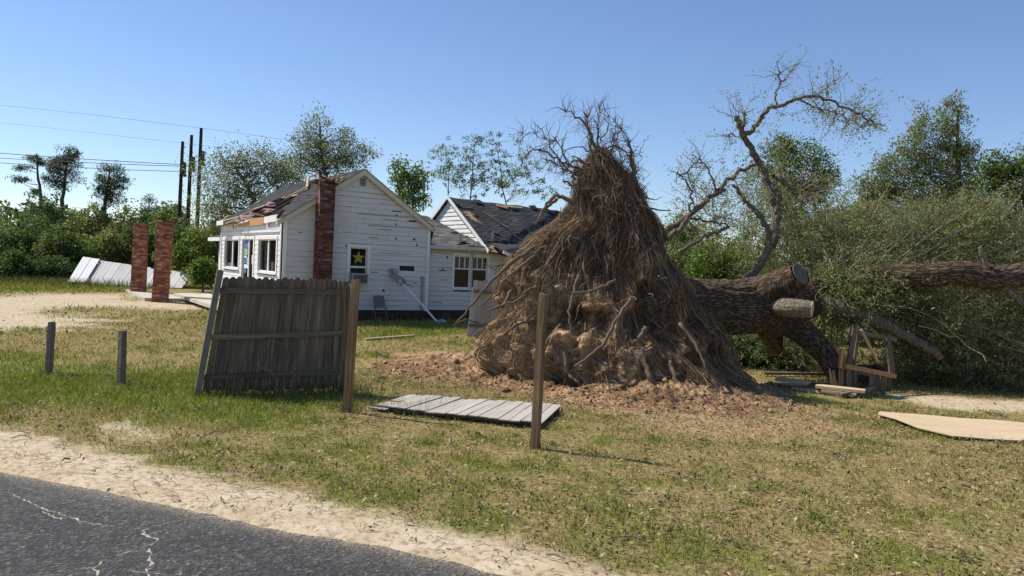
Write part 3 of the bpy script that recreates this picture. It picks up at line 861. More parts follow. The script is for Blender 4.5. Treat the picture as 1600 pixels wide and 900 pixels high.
hole2 = [(a + random.uniform(-.1, .1), b) for a, b in hole]
shingles(lambda b, t, l: roofpt(-1, b, t, l), BL, TT0, TT1, lambda b, t: inpoly((b, t), hole2), parent=roof)
shingles(lambda b, t, l: roofpt(1, b, t, l), BR, TT0, TT1, None, parent=roof)
# torn eave: rafters, orange planks, fascia pieces, pink insulation, black paper flaps
for j in range(9):
    t = 0.3 + j * (HT - 0.5) / 8
    MB().beam(roofpt(-1, BL - .25, t, -.11), roofpt(-1, 0.1, t, -.11), .05, .14, (0, 0, 1)).obj('rafter', M['grey_wood'], roof)
hb = fr(362, 352); he = fr(430, 345)
zf = eaveL + 0.06
def ft(px, py, s=-0.1): return fr(px, py, s)
def fboard(x0, y0, x1, y1, w, th, mat, name, s0=-.12, s1=None, tilt=0):
    a, z0 = fr(x0, y0, s0); b, z1 = fr(x1, y1, s0 if s1 is None else s1)
    MB().beam(H(s0, a, z0), H(s0 if s1 is None else s1, b, z1), w, th, (u + Vector((0, 0, tilt)))).obj(name, M[mat], roof)
fboard(339, 349, 349, 347.5, .18, .04, 'white_clean', 'fascia', -.34)
fboard(370, 349, 412, 345, .26, .04, 'orange_wood', 'torn_plank', -.10)
fboard(413, 344, 434, 340, .22, .04, 'white_clean', 'fascia', -.11)
fboard(366, 351, 388, 345, .05, .05, 'white_clean', 'torn_plank', -.16)
fboard(375, 339, 398, 336, .06, .05, 'white_clean', 'torn_plank', -.2, .3)
fboard(392, 333, 418, 339, .05, .06, 'deck', 'torn_plank', -.1, .4)
fboard(386, 341, 392, 333, .04, .05, 'deck', 'torn_plank', -.1, .5)
fboard(352, 350, 372, 341, .05, .04, 'deck', 'torn_plank', -.25)
fboard(434, 340, 440, 331, .03, .1, 'shingle', 'torn_plank', -.3)
fboard(364, 351, 365, 357, .06, .02, 'black', 'torn_paper', -.11)
fboard(420, 348, 421, 354, .05, .02, 'black', 'torn_paper', -.11)
fboard(424, 347, 424.5, 352, .04, .02, 'splinter', 'torn_paper', -.11)
def onroof(px, py, lift): 
    b, t = roofhit(px, py); return roofpt(-1, b, t, lift)
def rboard(x0, y0, x1, y1, w, th, mat, l0=.06, l1=.06, name='torn_plank'):
    MB().beam(onroof(x0, y0, l0), onroof(x1, y1, l1), w, th, nL).obj(name, M[mat], roof)
rboard(446, 312, 474, 300, .12, .05, 'tan_wood', .05, .10)
rboard(474, 300, 484, 296, .14, .05, 'tan_wood', .1, .12)
rboard(482, 297, 486, 284, .09, .05, 'tan_wood', .1, .22)
rboard(484, 285, 505, 279, .10, .05, 'deck', .2, .26)
rboard(396, 329, 424, 320, .12, .04, 'tan_wood', .04, .05)
rboard(378, 339, 396, 330, .10, .04, 'deck', .05, .05)
rboard(350, 346, 378, 339, .10, .04, 'tan_wood', .02, .04)
rboard(400, 318, 407, 315, .2, .02, 'tan_wood', .035, .035)
rboard(352, 341, 358, 338, .25, .02, 'tan_wood', .035, .035)
rboard(345, 346, 353, 343, .2, .03, 'tan_wood', .03, .03)
def lump(c, r, sq, mat, name, parent, n=10, amp=0.35, seed=0, kind=None, rz=0):
    th = np.linspace(0, 2 * math.pi, n * 2, endpoint=False); ph = np.linspace(0.05, math.pi - .05, n)
    TH, PH = np.meshgrid(th, ph)
    d = np.stack([np.sin(PH) * np.cos(TH), np.sin(PH) * np.sin(TH), np.cos(PH)], -1)
    rr = r * (1 + amp * fbm(d * 1.0 + seed * 7.7, 1.6, 4))
    P = d * rr[..., None] * np.array(sq)
    P = P @ np.array(Matrix.Rotation(rz, 3, 'Z')).T + npv(c)
    ii = np.arange(P.shape[0] * P.shape[1]).reshape(P.shape[:2]); nx = np.roll(ii, -1, 1)
    Fq = np.stack([ii[:-1], ii[1:], nx[1:], nx[:-1]], -1).reshape(-1, 4)
    return link(name, np_mesh(name, P.reshape(-1, 3), Fq, True), mat, parent, kind=kind)
def shreds(px, py, n, spread, r, seed):
    rr = random.Random(seed)
    for k in range(n):
        q = onroof(px + rr.gauss(0, spread), py + rr.gauss(0, spread * .5), rr.uniform(-.05, .05))
        lump(q, r * rr.uniform(.6, 1.3), (rr.uniform(.5, 1), rr.uniform(.7, 1.6), rr.uniform(.12, .45)), M['pink'], 'insulation', roof, 8, 1.5, seed + k, rz=rr.uniform(0, 3))
shreds(426, 320, 5, 2.4, .16, 3)
shreds(423, 330, 6, 2.6, .15, 30)
shreds(387, 342, 6, 5, .12, 50)
shreds(372, 346, 4, 2.5, .11, 70)
lump(onroof(440, 333, .0), .2, (.6, 1.2, .6), M['shingle'], 'shingle_flap', roof, 12, .6, 8)
MB().beam(H(.1, .05, eaveL - .05), H(.1, HT, eaveL - .05), .1, .1).obj('wall_plate', M['orange_wood'], house)
MB().beam(H(sR, TT0 + .05, zR - .02), H(sR, TT1, zR - .02), .14, .03, u).obj('fascia', M['white_clean'], roof)
# attic floor, so the hole reads dark inside
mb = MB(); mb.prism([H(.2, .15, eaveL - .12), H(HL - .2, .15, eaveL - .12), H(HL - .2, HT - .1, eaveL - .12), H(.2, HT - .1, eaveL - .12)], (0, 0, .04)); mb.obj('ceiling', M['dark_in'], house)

# ---- chimney of real bricks against the gable
def brick_stack(name_b, c, ax, ay, wx, wy, z0, z1, lean, mat, parent, course=0.078, blen=0.215, top_ragged=0.0):
    """running-bond bricks round a mortar core; lean = horizontal offset per metre"""
    mb = MB(); core = MB()
    def P(x, y, z): return Vector(c) + ax * x + ay * y + Vector((0, 0, z)) + lean * (z - z0)
    core.hexa([P(-wx / 2 + .008, -wy / 2 + .008, z0), P(wx / 2 - .008, -wy / 2 + .008, z0), P(wx / 2 - .008, wy / 2 - .008, z0), P(-wx / 2 + .008, wy / 2 - .008, z0),
               P(-wx / 2 + .008, -wy / 2 + .008, z1 - .09), P(wx / 2 - .008, -wy / 2 + .008, z1 - .09), P(wx / 2 - .008, wy / 2 - .008, z1 - .09), P(-wx / 2 + .008, wy / 2 - .008, z1 - .09)], 1, 1)
    nz = int((z1 - z0) / course)
    for i in range(nz):
        za, zb = z0 + i * course, z0 + (i + 1) * course - .010
        odd = i % 2
        if top_ragged and i > nz - 4 and random.random() < top_ragged: pass
        for (L, W, f) in ((wx, wy, lambda a, o: (a, -W / 2 + o)), (wx, wy, lambda a, o: (a, W / 2 - o)), (wy, wx, lambda a, o: (-W / 2 + o, a)), (wy, wx, lambda a, o: (W / 2 - o, a))):
            n = max(1, round(L / blen)); st = L / n
            a = -L / 2 - (st / 2 if odd else 0)
            while a < L / 2 - .01:
                a0, a1 = max(-L / 2 + .003, a), min(L / 2 - .003, a + st - .010); a += st
                if a1 - a0 < .03: continue
                if i > nz - 5 and random.random() < top_ragged * (i - nz + 5) / 4: continue
                o = random.uniform(-.003, .003)
                q0, q1, q2, q3 = f(a0, o), f(a1, o), f(a1, .09), f(a0, .09)
                mb.hexa([P(*q0, za), P(*q1, za), P(*q2, za), P(*q3, za), P(*q0, zb), P(*q1, zb), P(*q2, zb), P(*q3, zb)], .1, .1)
    core.obj('mortar_core', M['mortar'], parent)
    return mb.obj(name_b, mat, parent, kind='stuff')
ca, cz1 = gs(513, 283, -.5); cb = gs(494, 425, -.5)[0]; cb2 = gs(519, 425, -.5)[0]; ct0 = gs(501, 290, -.5)[0]; ct1 = gs(523, 290, -.5)[0]
cw = ((cb2 - cb) + (ct1 - ct0)) / 2
print('CHIM', cb, cb2, ct0, ct1, cz1, cw)
chimney = MB()
csl = ((ct0 + ct1) - (cb + cb2)) / 2 / 3.2
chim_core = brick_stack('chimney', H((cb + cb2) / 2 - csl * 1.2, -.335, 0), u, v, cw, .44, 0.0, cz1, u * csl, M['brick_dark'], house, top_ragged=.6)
for i in range(26):     # toppled bricks and splinters at the chimney head
    p = H((ct0 + ct1) / 2 + random.gauss(0.03, .22), -.3 + random.gauss(0, .18), cz1 + random.uniform(-.08, .16))
    if i % 3: MB().beam(p, p + Vector((random.gauss(0, .1), random.gauss(0, .1), random.gauss(0, .05))).normalized() * .2, .1, .065).obj('loose_brick', M['brick_dark'], house)
    else:
        MB().beam(p, p + (u * random.gauss(0.0, .3) + v * random.gauss(0, .3) + Vector((0, 0, random.uniform(-.1, .25)))), .07, .03).obj('torn_plank', M[random.choice(['grey_wood', 'deck', 'splinter'])], house)
MB().beam(H(ct0 - .05, -.5, cz1 + .05), H(ct0 - .03, -.54, cz1 - .75), .03, .05, v).obj('torn_plank', M['deck'], house)
MB().beam(H(ct1 - .1, -.4, cz1 + .05), H(ct1 + .55, -.2, cz1 + .36), .1, .04).obj('torn_plank', M['grey_wood'], house)

# ---- star window
swin = window('window', ptG, (wx0, wx1, wz0, wz1), 0.11, rails=[((wz0 + wz1) / 2 - .05, .07)], sill=True)
sc_, sz_ = (wx0 + wx1) / 2 + .02, wz1 - .36
pts = []
for i in range(10):
    r = .25 if i % 2 == 0 else .10; a = math.pi / 2 + i * math.pi / 5
    pts.append(H(sc_ + r * math.cos(a), .028, sz_ + r * math.sin(a)))
mb = MB(); b = len(mb.v); mb.v += [tuple(p) for p in pts] + [tuple(H(sc_, .012, sz_)), tuple(H(sc_, .029, sz_))]
for i in range(10): mb.face((i, (i + 1) % 10, 10), ((0, 0),) * 3); mb.face(((i + 1) % 10, i, 11), ((0, 0),) * 3)
props(mb.obj('star_ornament', M['star'], base=H(sc_, .02, sz_)), 'yellow five-pointed star hanging in the gable window', 'ornament')
# air conditioner in the lower sash
aa0, az1 = gs(551, 427, -.3); aa1, az0 = gs(575, 445, -.3)
acu = thing('air_conditioner', H((aa0 + aa1) / 2, -.2, az0), 'box air conditioner in the lower half of the star window', 'air conditioner')
def gbox(mb, a0, a1, z0, z1, t0, t1): mb.hexa([H(a0, t1, z0), H(a1, t1, z0), H(a1, t0, z0), H(a0, t0, z0), H(a0, t1, z1), H(a1, t1, z1), H(a1, t0, z1), H(a0, t0, z1)], a1 - a0, z1 - z0); return mb
gbox(MB(), aa0, aa1, az0, az1, -.30, .05).obj('casing', M['ac'], acu)
gr_ = gbox(MB(), aa0 + .05, aa1 - .05, az0 + .05, az1 - .05, -.312, -.299).obj('grille', M['dark_metal'], acu)
for i in range(9):
    z_ = az0 + .06 + (az1 - az0 - .12) * i / 8; gbox(MB(), aa0 + .04, aa1 - .04, z_ - .004, z_ + .004, -.322, -.311).obj('grille_slat', M['grey_plastic'], gr_)

# ---- meter, loose panel, fallen conduit, chair
ma, mz = gs(615, 425, -.12)
meter = thing('electric_meter', H(ma, -.1, mz), 'grey electric meter box on the gable wall beside the dark slot', 'meter')
gbox(MB(), ma - .13, ma + .13, mz - .2, mz + .12, -.18, -.046).obj('box', M['grey_plastic'], meter)
MB().tube([H(ma, -.18, mz + .02), H(ma, -.27, mz + .02)], .085, 14).obj('dial_glass', M['metal'], meter)
MB().tube([H(ma + .1, -.1, mz - .12), H(ma + .35, -.12, mz - .22), H(ma + .38, -.15, mz - .5)], .014, 6).obj('cable', M['black'], meter)
pa, pz = gs(622, 441, -.3)
con = thing('fallen_conduit', H(pa, -.4, 0), 'white conduit pipe fallen slantwise from the meter to the ground', 'pipe')
c0 = H(*[gs(624, 438, -.25)[0], -.25, gs(624, 438, -.25)[1]]); c1 = G(684, 504, .03)
MB().tube([c0, c0.lerp(c1, .5) + Vector((0, 0, .02)), c1], .034, 10).obj('pipe', M['white_clean'], con)
MB().tube([c1 + Vector((-.02, 0, .0)), c1 + Vector((.18, -.05, .06)), c1 + Vector((.3, -.1, .02))], [.07, .09, .05], 10).obj('weather_head', M['grey_plastic'], con)
for q in ((-.06, .02, .02), (.1, -.02, -.1), (.16, 0.05, -.02)): lump(c0 + Vector(q), .085, (1, .6, 1), M['grey_plastic'], 'bracket', con, 7, .4, q[0])
MB().tube([c0 + Vector((.1, -.05, .1)), c0 + Vector((.18, -.05, -.1)), c0 + Vector((.42, -.08, -.16)), c0 + Vector((.5, -.05, -.22))], .012, 5).obj('cable', M['black'], con)
# brown trim strip low on the wall
a0, z_ = gs(664, 432); a1 = gs(640, 432)[0]
trim('ledger_strip', H(ma - .2, -.056, mz - .1), H(HL, -.056, mz - .12), 0.03, 0.02, v, 'white_clean')
gbox(MB(), gs(658, 432)[0], gs(661, 432)[0], zW, mz - .12, -.075, -.05).obj('downpipe', M['grey_plastic'], house)
# folding chair against the wall
ca_, cz_ = gs(592, 480, -.45)
chair = thing('folding_chair', H(ca_, -.6, 0), 'brown folding chair standing against the gable wall', 'chair')
def cp(a, t, z): return H(ca_ + a, -.35 - t, z)
for s_ in (-.2, .2):
    MB().tube([cp(s_ * 1.1, .45, 0), cp(s_, .2, .45), cp(s_ * .95, -.0, .88)], .014, 7).obj('leg', M['chair'], chair)
    MB().tube([cp(s_ * 1.15, .0, 0), cp(s_ * 1.05, .3, .44)], .012, 7).obj('leg', M['chair'], chair)
mb = MB(); pts = []
prof = [(-.19, .50), (-.21, .62), (-.2, .78), (-.15, .87), (0, .90), (.15, .87), (.2, .78), (.21, .62), (.19, .50)]
mb.prism([cp(a, .17 - (z - .5) * .42, z) for a, z in prof], -v * .03).obj('backrest', M['chair'], chair)
mb = MB(); mb.prism([cp(-.2, .1, .45), cp(.2, .1, .45), cp(.19, .47, .47), cp(-.19, .47, .47)], (0, 0, .03)).obj('seat', M['chair'], chair)
for z_ in (.12, .3): MB().tube([cp(-.21, .38 - z_ * .5, z_), cp(.21, .38 - z_ * .5, z_)], .009, 6).obj('stretcher', M['chair'], chair)

# ---- rear wing: set-back wall with double window, low broken roof, tall gable and sagging roof
TB = 0.35
sE, zE = gs(766, 391, TB - .45)
s2 = sE
tPk, zPk = fr(702, 308, s2)
print('REAR', s2, zE, tPk, zPk)
SW_END = s2 + 7.2
eWall = gs(700, 382, TB)[1]
dw = [gs(710, 399, TB), gs(735, 401, TB), gs(738, 401, TB), gs(762, 402, TB), gs(712, 450, TB)]
DW1 = (dw[0][0], dw[1][0], dw[4][1], dw[0][1]); DW2 = (dw[2][0], dw[3][0], dw[4][1], dw[0][1])
ptB = lambda a, z, o: H(a, TB - o, z)
mbk = MB(); holed(mbk, ptB, HL + .0, SW_END, .25, eWall, [DW1, DW2], .12); mbk.obj('rear_sheathing', M['backing'], house)
rowsB = []; z = zW
while z < eWall - .02: rowsB.append((z, min(z + EXPO, eWall), HL + .01, SW_END, HL + .01, SW_END)); z += EXPO
strip_wall('rear', ptB, None, rowsB, [DW1, DW2], M['white'], house)
mb = MB(); gbox(mb, HL + .1, DW2[1] + 1.2, .3, eWall - .05, TB + .5, TB + .56); gbox(mb, HL + .1, DW2[1] + 1.2, eWall - .12, eWall - .06, TB + .1, TB + .5); mb.obj('dark_liner', M['dark_in'], house)  # near-black panels added behind the windows to keep the panes dark
for Wd in (DW1, DW2):
    zr = (Wd[2] + Wd[3]) / 2 + .12; c = [Wd[0] + (Wd[1] - Wd[0]) * k / 3 for k in (1, 2)]
    window('window', ptB, Wd, .09, mull=[(x, .035, zr, Wd[3]) for x in c] , rails=[(zr, .05)], curtain=[(Wd[0] + .02, Wd[1] - .02, 'curtain')], ctop=.55)
for (x0, x1, y, h) in ((697, 699, 402, .045), (684, 697, 422, .014), (690, 692, 421, .03), (686, 700, 437, .006), (672, 690, 472, .005)):
    a, z_ = gs(x0, y, TB); b = gs(x1, y, TB)[0]
    gbox(MB(), a, b, z_ - h, z_ + h, TB - .05, TB - .03).obj('split_gap', M['backing'], house)
MB().beam(H(HL + .1, TB + .05, zW / 2 - .06), H(SW_END, TB + .05, zW / 2 - .06), .14, zW + .06).obj('foundation', M['foundation'], house)
# low roof between the two gables
zc0 = gs(690, 384, TB - .3)[1]
tj, zj = fr(668, 339, s2)
lowslope = (zj - zc0) / (tj - (TB - .3))
def lowpt(b, a, l):   # b = metres of plan from the far (upper) edge toward the camera
    t = tj - b; return H(a, t, zc0 + (t - (TB - .3)) * lowslope + l - .06 * math.sin(a * 2.3))
bl = tj - (TB - .3)
mb = MB(); mb.hexa([lowpt(0, HL - .2, -.2), lowpt(bl, HL - .2, -.2), lowpt(bl, s2 + .02, -.2), lowpt(0, s2 + .02, -.2), lowpt(0, HL - .2, -.11), lowpt(bl, HL - .2, -.11), lowpt(bl, s2 + .02, -.11), lowpt(0, s2 + .02, -.11)])
low = mb.obj('low_roof', M['deck'], house)
M['shingle_grey'] = island_mat('faded_shingle', [(0, (0.07, 0.068, 0.062)), (0.5, (0.13, 0.125, 0.115)), (1, (0.21, 0.20, 0.18))], .95, .3, 20, bumps=.3)
def lowskip(b, a): return (b > bl - .75 and abs(a - (HL + 1.75)) < .12) or (b > bl - .3 and abs(a - (HL + .9)) < .07)
so = shingles(lambda b, a, l: lowpt(b, a, l - .01), bl, HL - .2, s2, lowskip, curl=.05, parent=low); so.data.materials[0] = M['shingle_grey']
MB().beam(lowpt(bl + .01, HL + .0, -.07), lowpt(bl + .01, s2, -.07), .12, .03, v).obj('fascia', M['bargeboard'], low)
MB().beam(H(HL + .02, TB - .1, eWall), H(HL + .12, TB - .2, roof_z(HL) + .05), .1, .25).obj('torn_paper', M['black'], low)
MB().beam(lowpt(bl - .1, HL + .15, -.12), lowpt(0.6, HL + .1, -.05), .35, .05).obj('torn_paper', M['black'], low)
# the gable triangle facing left
rp = (zPk - zE) / (tPk - (TB - .45))
zbase = zE - .2
rowsR = []; z = zbase
while z < zPk - .25:
    z1 = z + EXPO; w = lambda zz: max(.02, (zPk - .12 - zz) / rp)
    rowsR.append((z, z1, max(TB, tPk - w(z)), tPk + w(z), max(TB, tPk - w(z1)), tPk + w(z1))); z = z1
ptR = lambda a, z, o: H(s2 + .06 - o, a, z)
mb = MB(); mb.prism([ptR(TB + .02, zbase - .3, 0), ptR(TB + .02, zPk - .12 - (tPk - TB - .02) * rp, 0), ptR(tPk, zPk - .12, 0), ptR(tPk + (zPk - .12 - zbase) / rp, zbase - .3, 0)], u * .08)
mb.obj('rear_gable_sheathing', M['backing'], house)
strip_wall('rg', ptR, None, rowsR, [], M['white_clean'], house)
# roof of the rear wing: sagging plane with a fold
cR = math.sqrt(1 + rp * rp); BRr = (tPk - (TB - .45)) * cR
nRr = Vector((0, 0, 1)) / cR - v * (rp / cR)
def sag(b, a):
    k = (a - s2)
    s_ = -.10 * math.sin(min(1, k / 6.5) * math.pi) * (1 - .3 * b / BRr) - .05 * max(0, k - 3.5) 
    line = BRr * (.95 - .17 * (k - .3))           # fold running up to the right
    if b > line: s_ -= .10 * min(1, max(0, k - .2) / .6)
    return s_ + .02 * math.sin(a * 5.1 + b * 2)
def rearpt(b, a, l):
    return H(a, tPk - b / cR, zPk - b / cR * rp) + nRr * (l + sag(b, a))
mb = MB()
nb, na = 24, 60; RA0, RA1 = s2 - .10, s2 + 6.9
vs = []
for lay in (-.13, -.065):
    for i in range(nb + 1):
        for j in range(na + 1): mb.v.append(tuple(rearpt(BRr * i / nb, RA0 + (RA1 - RA0) * j / na, lay)))
ST = (nb + 1) * (na + 1)
for lay in (0, 1):
    for i in range(nb):
        for j in range(na):
            q = [lay * ST + i * (na + 1) + j, lay * ST + (i + 1) * (na + 1) + j, lay * ST + (i + 1) * (na + 1) + j + 1, lay * ST + i * (na + 1) + j + 1]
            mb.face(q if lay else q[::-1], [(j * .2, i * .2)] * 4)
rroof = mb.obj('rear_roof', M['deck'], house)
def rskip(b, a):
    k = a - s2
    if .35 < b / BRr * 4 < 1.9 and abs(k - .12 - .28) < .28 + .1 * math.sin(b * 9) and .9 < b < 2.0: return True
    if b > BRr - .75 and .05 < k < .5 + .15 * math.sin(b * 11): return True
    return False
shingles(rearpt, BRr, RA0, RA1, rskip, curl=.09, parent=rroof)
bs = MB()   # the far slope closes the roof
bs.hexa([H(RA0, tPk, zPk - .1), H(RA1, tPk, zPk - .5), H(RA1, tPk + 3.4, zPk - .5 - 3.2 * rp), H(RA0, tPk + 3.4, zPk - .1 - 3.3 * rp), H(RA0, tPk, zPk - .01), H(RA1, tPk, zPk - .4), H(RA1, tPk + 3.4, zPk - .4 - 3.2 * rp), H(RA0, tPk + 3.4, zPk - .01 - 3.3 * rp)])
bs.obj('rear_roof_back', M['shingle'], house)
MB().beam(rearpt(-.05, RA0 - .02, .0), rearpt(BRr + .1, RA0 - .02, -.0), .12, .04, u).obj('bargeboard', M['white_clean'], rroof)
mb = MB(); mb.beam(H(RA0 + .0, tPk, zPk - .02), H(RA0 + .0, tPk + 2.6, zPk - .02 - 2.6 * rp), .12, .04, u).obj('bargeboard', M['white_clean'], rroof)
# debris on that roof
for (b, a, db, da, w, m_) in ((.25, 2.6, .1, .9, .09, 'tan_wood'), (.3, 2.2, .12, .5, .2, 'splinter'), (.15, 1.15, .0, .35, .3, 'shingle'), (.12, 1.3, .1, .2, .25, 'shingle'), (.1, 4.1, .0, .3, .35, 'black'), (.2, 4.9, .2, .6, .35, 'black'), (.25, 5.4, .3, .3, .3, 'black'), (1.75, 4.0, -.05, .5, .12, 'black'), (1.0, 1.15, 1.3, .55, .08, 'grey_wood'), (1.8, 3.6, 0.1, .3, .1, 'black'), (2.6, .75, .35, .2, .2, 'shingle')):
    MB().beam(rearpt(b, s2 + a, .05), rearpt(b + db, s2 + a + da, .07), w, .035, nRr).obj('roof_debris', M[m_], rroof)
for (a, b) in ((.55, BRr - .9), (-.35, BRr - .5)):
    q = rearpt(b, s2 + a, 0) if a > 0 else lowpt(bl - .7, s2 + a - .5, 0)
    MB().tube([q, q + Vector((0, 0, .3))], .05, 8).obj('vent_pipe', M['metal'], rroof)
MB().tube([rearpt(BRr - .9, s2 + .6, .1), rearpt(BRr - .6, s2 + .8, .12), rearpt(BRr - .4, s2 + 1.3, .03)], .03, 6).obj('torn_flashing', M['shingle'], rroof)
# small porch roof with white edge, right of the rake
pp = [gs(786, 393, -.6), gs(803, 403, -.6)]
mb = MB(); mb.prism([H(pp[0][0], -.6, pp[0][1]), H(pp[1][0] + .5, -.6, pp[1][1] - .12), H(pp[1][0] + 1.2, TB, pp[0][1] + .28), H(pp[0][0], TB, pp[0][1] + .28)], (0, 0, .05))
porch = mb.obj('porch_roof', M['shingle'], house)
MB().beam(H(pp[0][0], -.62, pp[0][1] - .02), H(pp[1][0] + .5, -.62, pp[1][1] - .14), .12, .04, v).obj('fascia', M['white_clean'], porch)

# ================================================================== fences and posts
def picket(p0, p1, w, th, nrm, mat, parent, ear=0.035, name='picket'):
    """dog-eared board from p0 (foot) to p1 (head)"""
    a = (p1 - p0); ln = a.length; a.normalize(); s = a.cross(nrm).normalized(); n = s.cross(a)
    pts = [(-w / 2, 0), (w / 2, 0), (w / 2, ln - ear), (w / 2 - ear, ln), (-w / 2 + ear, ln), (-w / 2, ln - ear)]
    mb = MB(); b = 0
    P = [p0 + s * x + a * y for x, y in pts]
    o = random.random() * 40
    mb.v += [tuple(q - n * th / 2) for q in P] + [tuple(q + n * th / 2) for q in P]
    uvp = [(o + y, o + x) for x, y in pts]
    mb.face([5, 4, 3, 2, 1, 0], uvp[::-1]); mb.face(range(6, 12), uvp)
    for i in range(6):
        j = (i + 1) % 6; mb.face((i, j, 6 + j, 6 + i), (uvp[i], uvp[j], uvp[j], uvp[i]))
    return mb.obj(name, mat, parent)
# leaning privacy panel
FL, FR_ = G(316, 616), G(529, 611)
fd = (FR_ - FL); FLEN = fd.length; fd.normalize(); fn = Vector((fd.y, -fd.x, 0))     # fn faces the camera
fence = thing('privacy_fence', FL, 'dark weathered privacy fence panel standing askew on the grass, seen from its rail side', 'fence')
NP = 19
def fx(k, z):       # point on the panel; left side leans to the right, top leans back a little
    lean = 0.125 * (1 - k) + 0.015
    return FL + fd * (k * FLEN * (1 - 0.0 * z) + lean * z) - fn * (0.03 * z) + Vector((0, 0, z))
FH = 1.80
for i in range(NP):
    k = (i + .5) / NP
    zb = 0.03 + random.uniform(-.02, .02)
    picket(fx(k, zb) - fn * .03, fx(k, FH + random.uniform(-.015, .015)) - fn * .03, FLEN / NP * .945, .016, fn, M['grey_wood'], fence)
for z0, z1 in ((1.58, 1.60), (.86, .94), (.25, .32)):
    MB().beam(fx(-.01, z0) + fn * .003, fx(1.0, z1) + fn * .003, .085, .04, fn).obj('rail', M['grey_wood'], fence)
MB().beam(fx(-.035, -.1) + fn * .02, fx(-.035, FH + .09) + fn * .02, .09, .13, fn).obj('post', M['post_grey'], fence)
MB().beam(fx(1.03, -.1) - fn * .02, fx(1.015, FH - .02) - fn * .02, .10, .10, fn).obj('post', M['grey_wood'], fence)
picket(fx(1.06, 0.02), fx(1.04, FH - .1), .10, .016, (fn + fd * .8).normalized(), M['grey_wood'], fence)

def square_post(name, px, py, ptop, xtop, w, rz, mat, label, group=None, mark=False, slope=0.0):
    b = G(px, py); d = b.y
    t = at(xtop, ptop, d)
    p = thing(name, b, label, 'post', group)
    ax = Vector((t.x - b.x, 0.0, t.z))
    m = Matrix.Rotation(rz, 3, 'Z')
    mb = MB(); n = 9
    rows_ = []
    for i in range(n):
        f = i / (n - 1); c = b + ax * f + Vector((0, 0, -.12 if i == 0 else 0))
        ww = w * (1 + random.uniform(-.02, .02))
        for x, y in ((-1, -1), (1, -1), (1, 1), (-1, 1)):
            ch = .93 if i == n - 1 else 1
            q = c + m @ Vector((x * ww / 2 * ch, y * ww / 2 * ch, 0)) + Vector((random.uniform(-1, 1), random.uniform(-1, 1), 0)) * .0025
            if i == n - 1: q.z += slope * x * w + random.uniform(-.006, .006)
            mb.v.append(tuple(q))
    L = ax.length; o = random.random() * 20
    for i in range(n - 1):
        for k in range(4):
            j = (k + 1) % 4
            mb.face((4 * i + k, 4 * i + j, 4 * i + 4 + j, 4 * i + 4 + k), ((o + L * i / n, k * w), (o + L * i / n, k * w + w), (o + L * (i + 1) / n, k * w + w), (o + L * (i + 1) / n, k * w)))
    e = 4 * (n - 1); mb.face((e, e + 1, e + 2, e + 3), ((o, 0), (o, w), (o + .02, w), (o + .02, 0)))
    mb.obj('timber', mat, p)
    # a rust-stained nail or two where the rails were
    for f in (.3, .82):
        q = b + ax * f + m @ Vector((0, -w / 2 - .001, 0)); nd = m @ Vector((0, -1, 0))
        MB().tube([q, q + nd * .025], .004, 5).obj('nail', M['dark_metal'], p)
    return p
square_post('fence_post', 542, 643, 437, 556, .095, R_(-22), M['post_brown'], 'tall brown fence post right beside the standing fence panel', 'bare wooden fence posts', slope=.05)
square_post('fence_post', 836, 699, 459, 849, .088, R_(-32), M['post_brown'], 'tall nearest fence post in front of the root ball and lying panel', 'bare wooden fence posts', slope=-.1)
square_post('fence_post', 76, 584, 503, 81, .088, R_(-20), M['post_grey'], 'short grey fence post, leftmost, in front of the sandy drive', 'bare wooden fence posts', slope=.03)
square_post('fence_post', 189, 600, 517, 192, .092, R_(-28), M['post_grey'], 'short grey fence post between the leftmost post and the fence panel', 'bare wooden fence posts', slope=.03)

# flat panel lying on the grass
c_fl, c_bl, c_br, c_fr = G(572, 641), G(638, 624), G(877, 641), G(847, 671)
lying = thing('fallen_fence_panel', c_fl, 'pale grey fence panel lying flat on the grass behind the nearest post', 'fence')
NPk = 17
for i in range(NPk):
    k = (i + .5) / NPk
    a = c_fl.lerp(c_fr, k); b = c_bl.lerp(c_br, k)
    wd = ((c_fr - c_fl).length / NPk) * random.uniform(.86, .95)
    jj = random.uniform(-.05, .05); d = (b - a).normalized()
    z = .075 + random.uniform(-.006, .006)
    zt_ = .02 if i < 2 else 0
    w_side = (c_fr - c_fl).normalized(); perp = abs(w_side.cross(d).z)
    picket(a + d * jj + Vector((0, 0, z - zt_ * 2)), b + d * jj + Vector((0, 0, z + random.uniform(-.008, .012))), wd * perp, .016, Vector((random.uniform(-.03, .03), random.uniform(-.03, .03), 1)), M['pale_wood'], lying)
for f in (.12, .5, .88):
    MB().beam(c_fl.lerp(c_bl, f) + Vector((0, 0, .035)), c_fr.lerp(c_br, f) + Vector((0, 0, .035)), .085, .05).obj('rail', M['grey_wood'], lying)

# pale panel leaning behind the root ball
bl_, tl_ = G(729, 526), None
b0 = bl_; d0 = b0.y
t0_ = at(741, 437, d0 + .15); t1_ = at(800, 444, d0 + .5); b1 = at(795, 532, d0 + .3); b1.z = 0
leanp = thing('leaning_fence_panel', b0, 'pale fence panel standing half hidden behind the left of the root ball', 'fence')
n_ = (b1 - b0).cross(t0_ - b0).normalized()
for i in range(8):
    k = (i + .5) / 8
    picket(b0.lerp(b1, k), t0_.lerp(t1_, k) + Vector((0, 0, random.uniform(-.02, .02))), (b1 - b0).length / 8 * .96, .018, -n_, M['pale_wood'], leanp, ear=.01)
for f in (.2, .8): MB().beam(b0.lerp(t0_, f) + n_ * .035, b1.lerp(t1_, f) + n_ * .035, .08, .04, n_).obj('rail', M['grey_wood'], leanp)

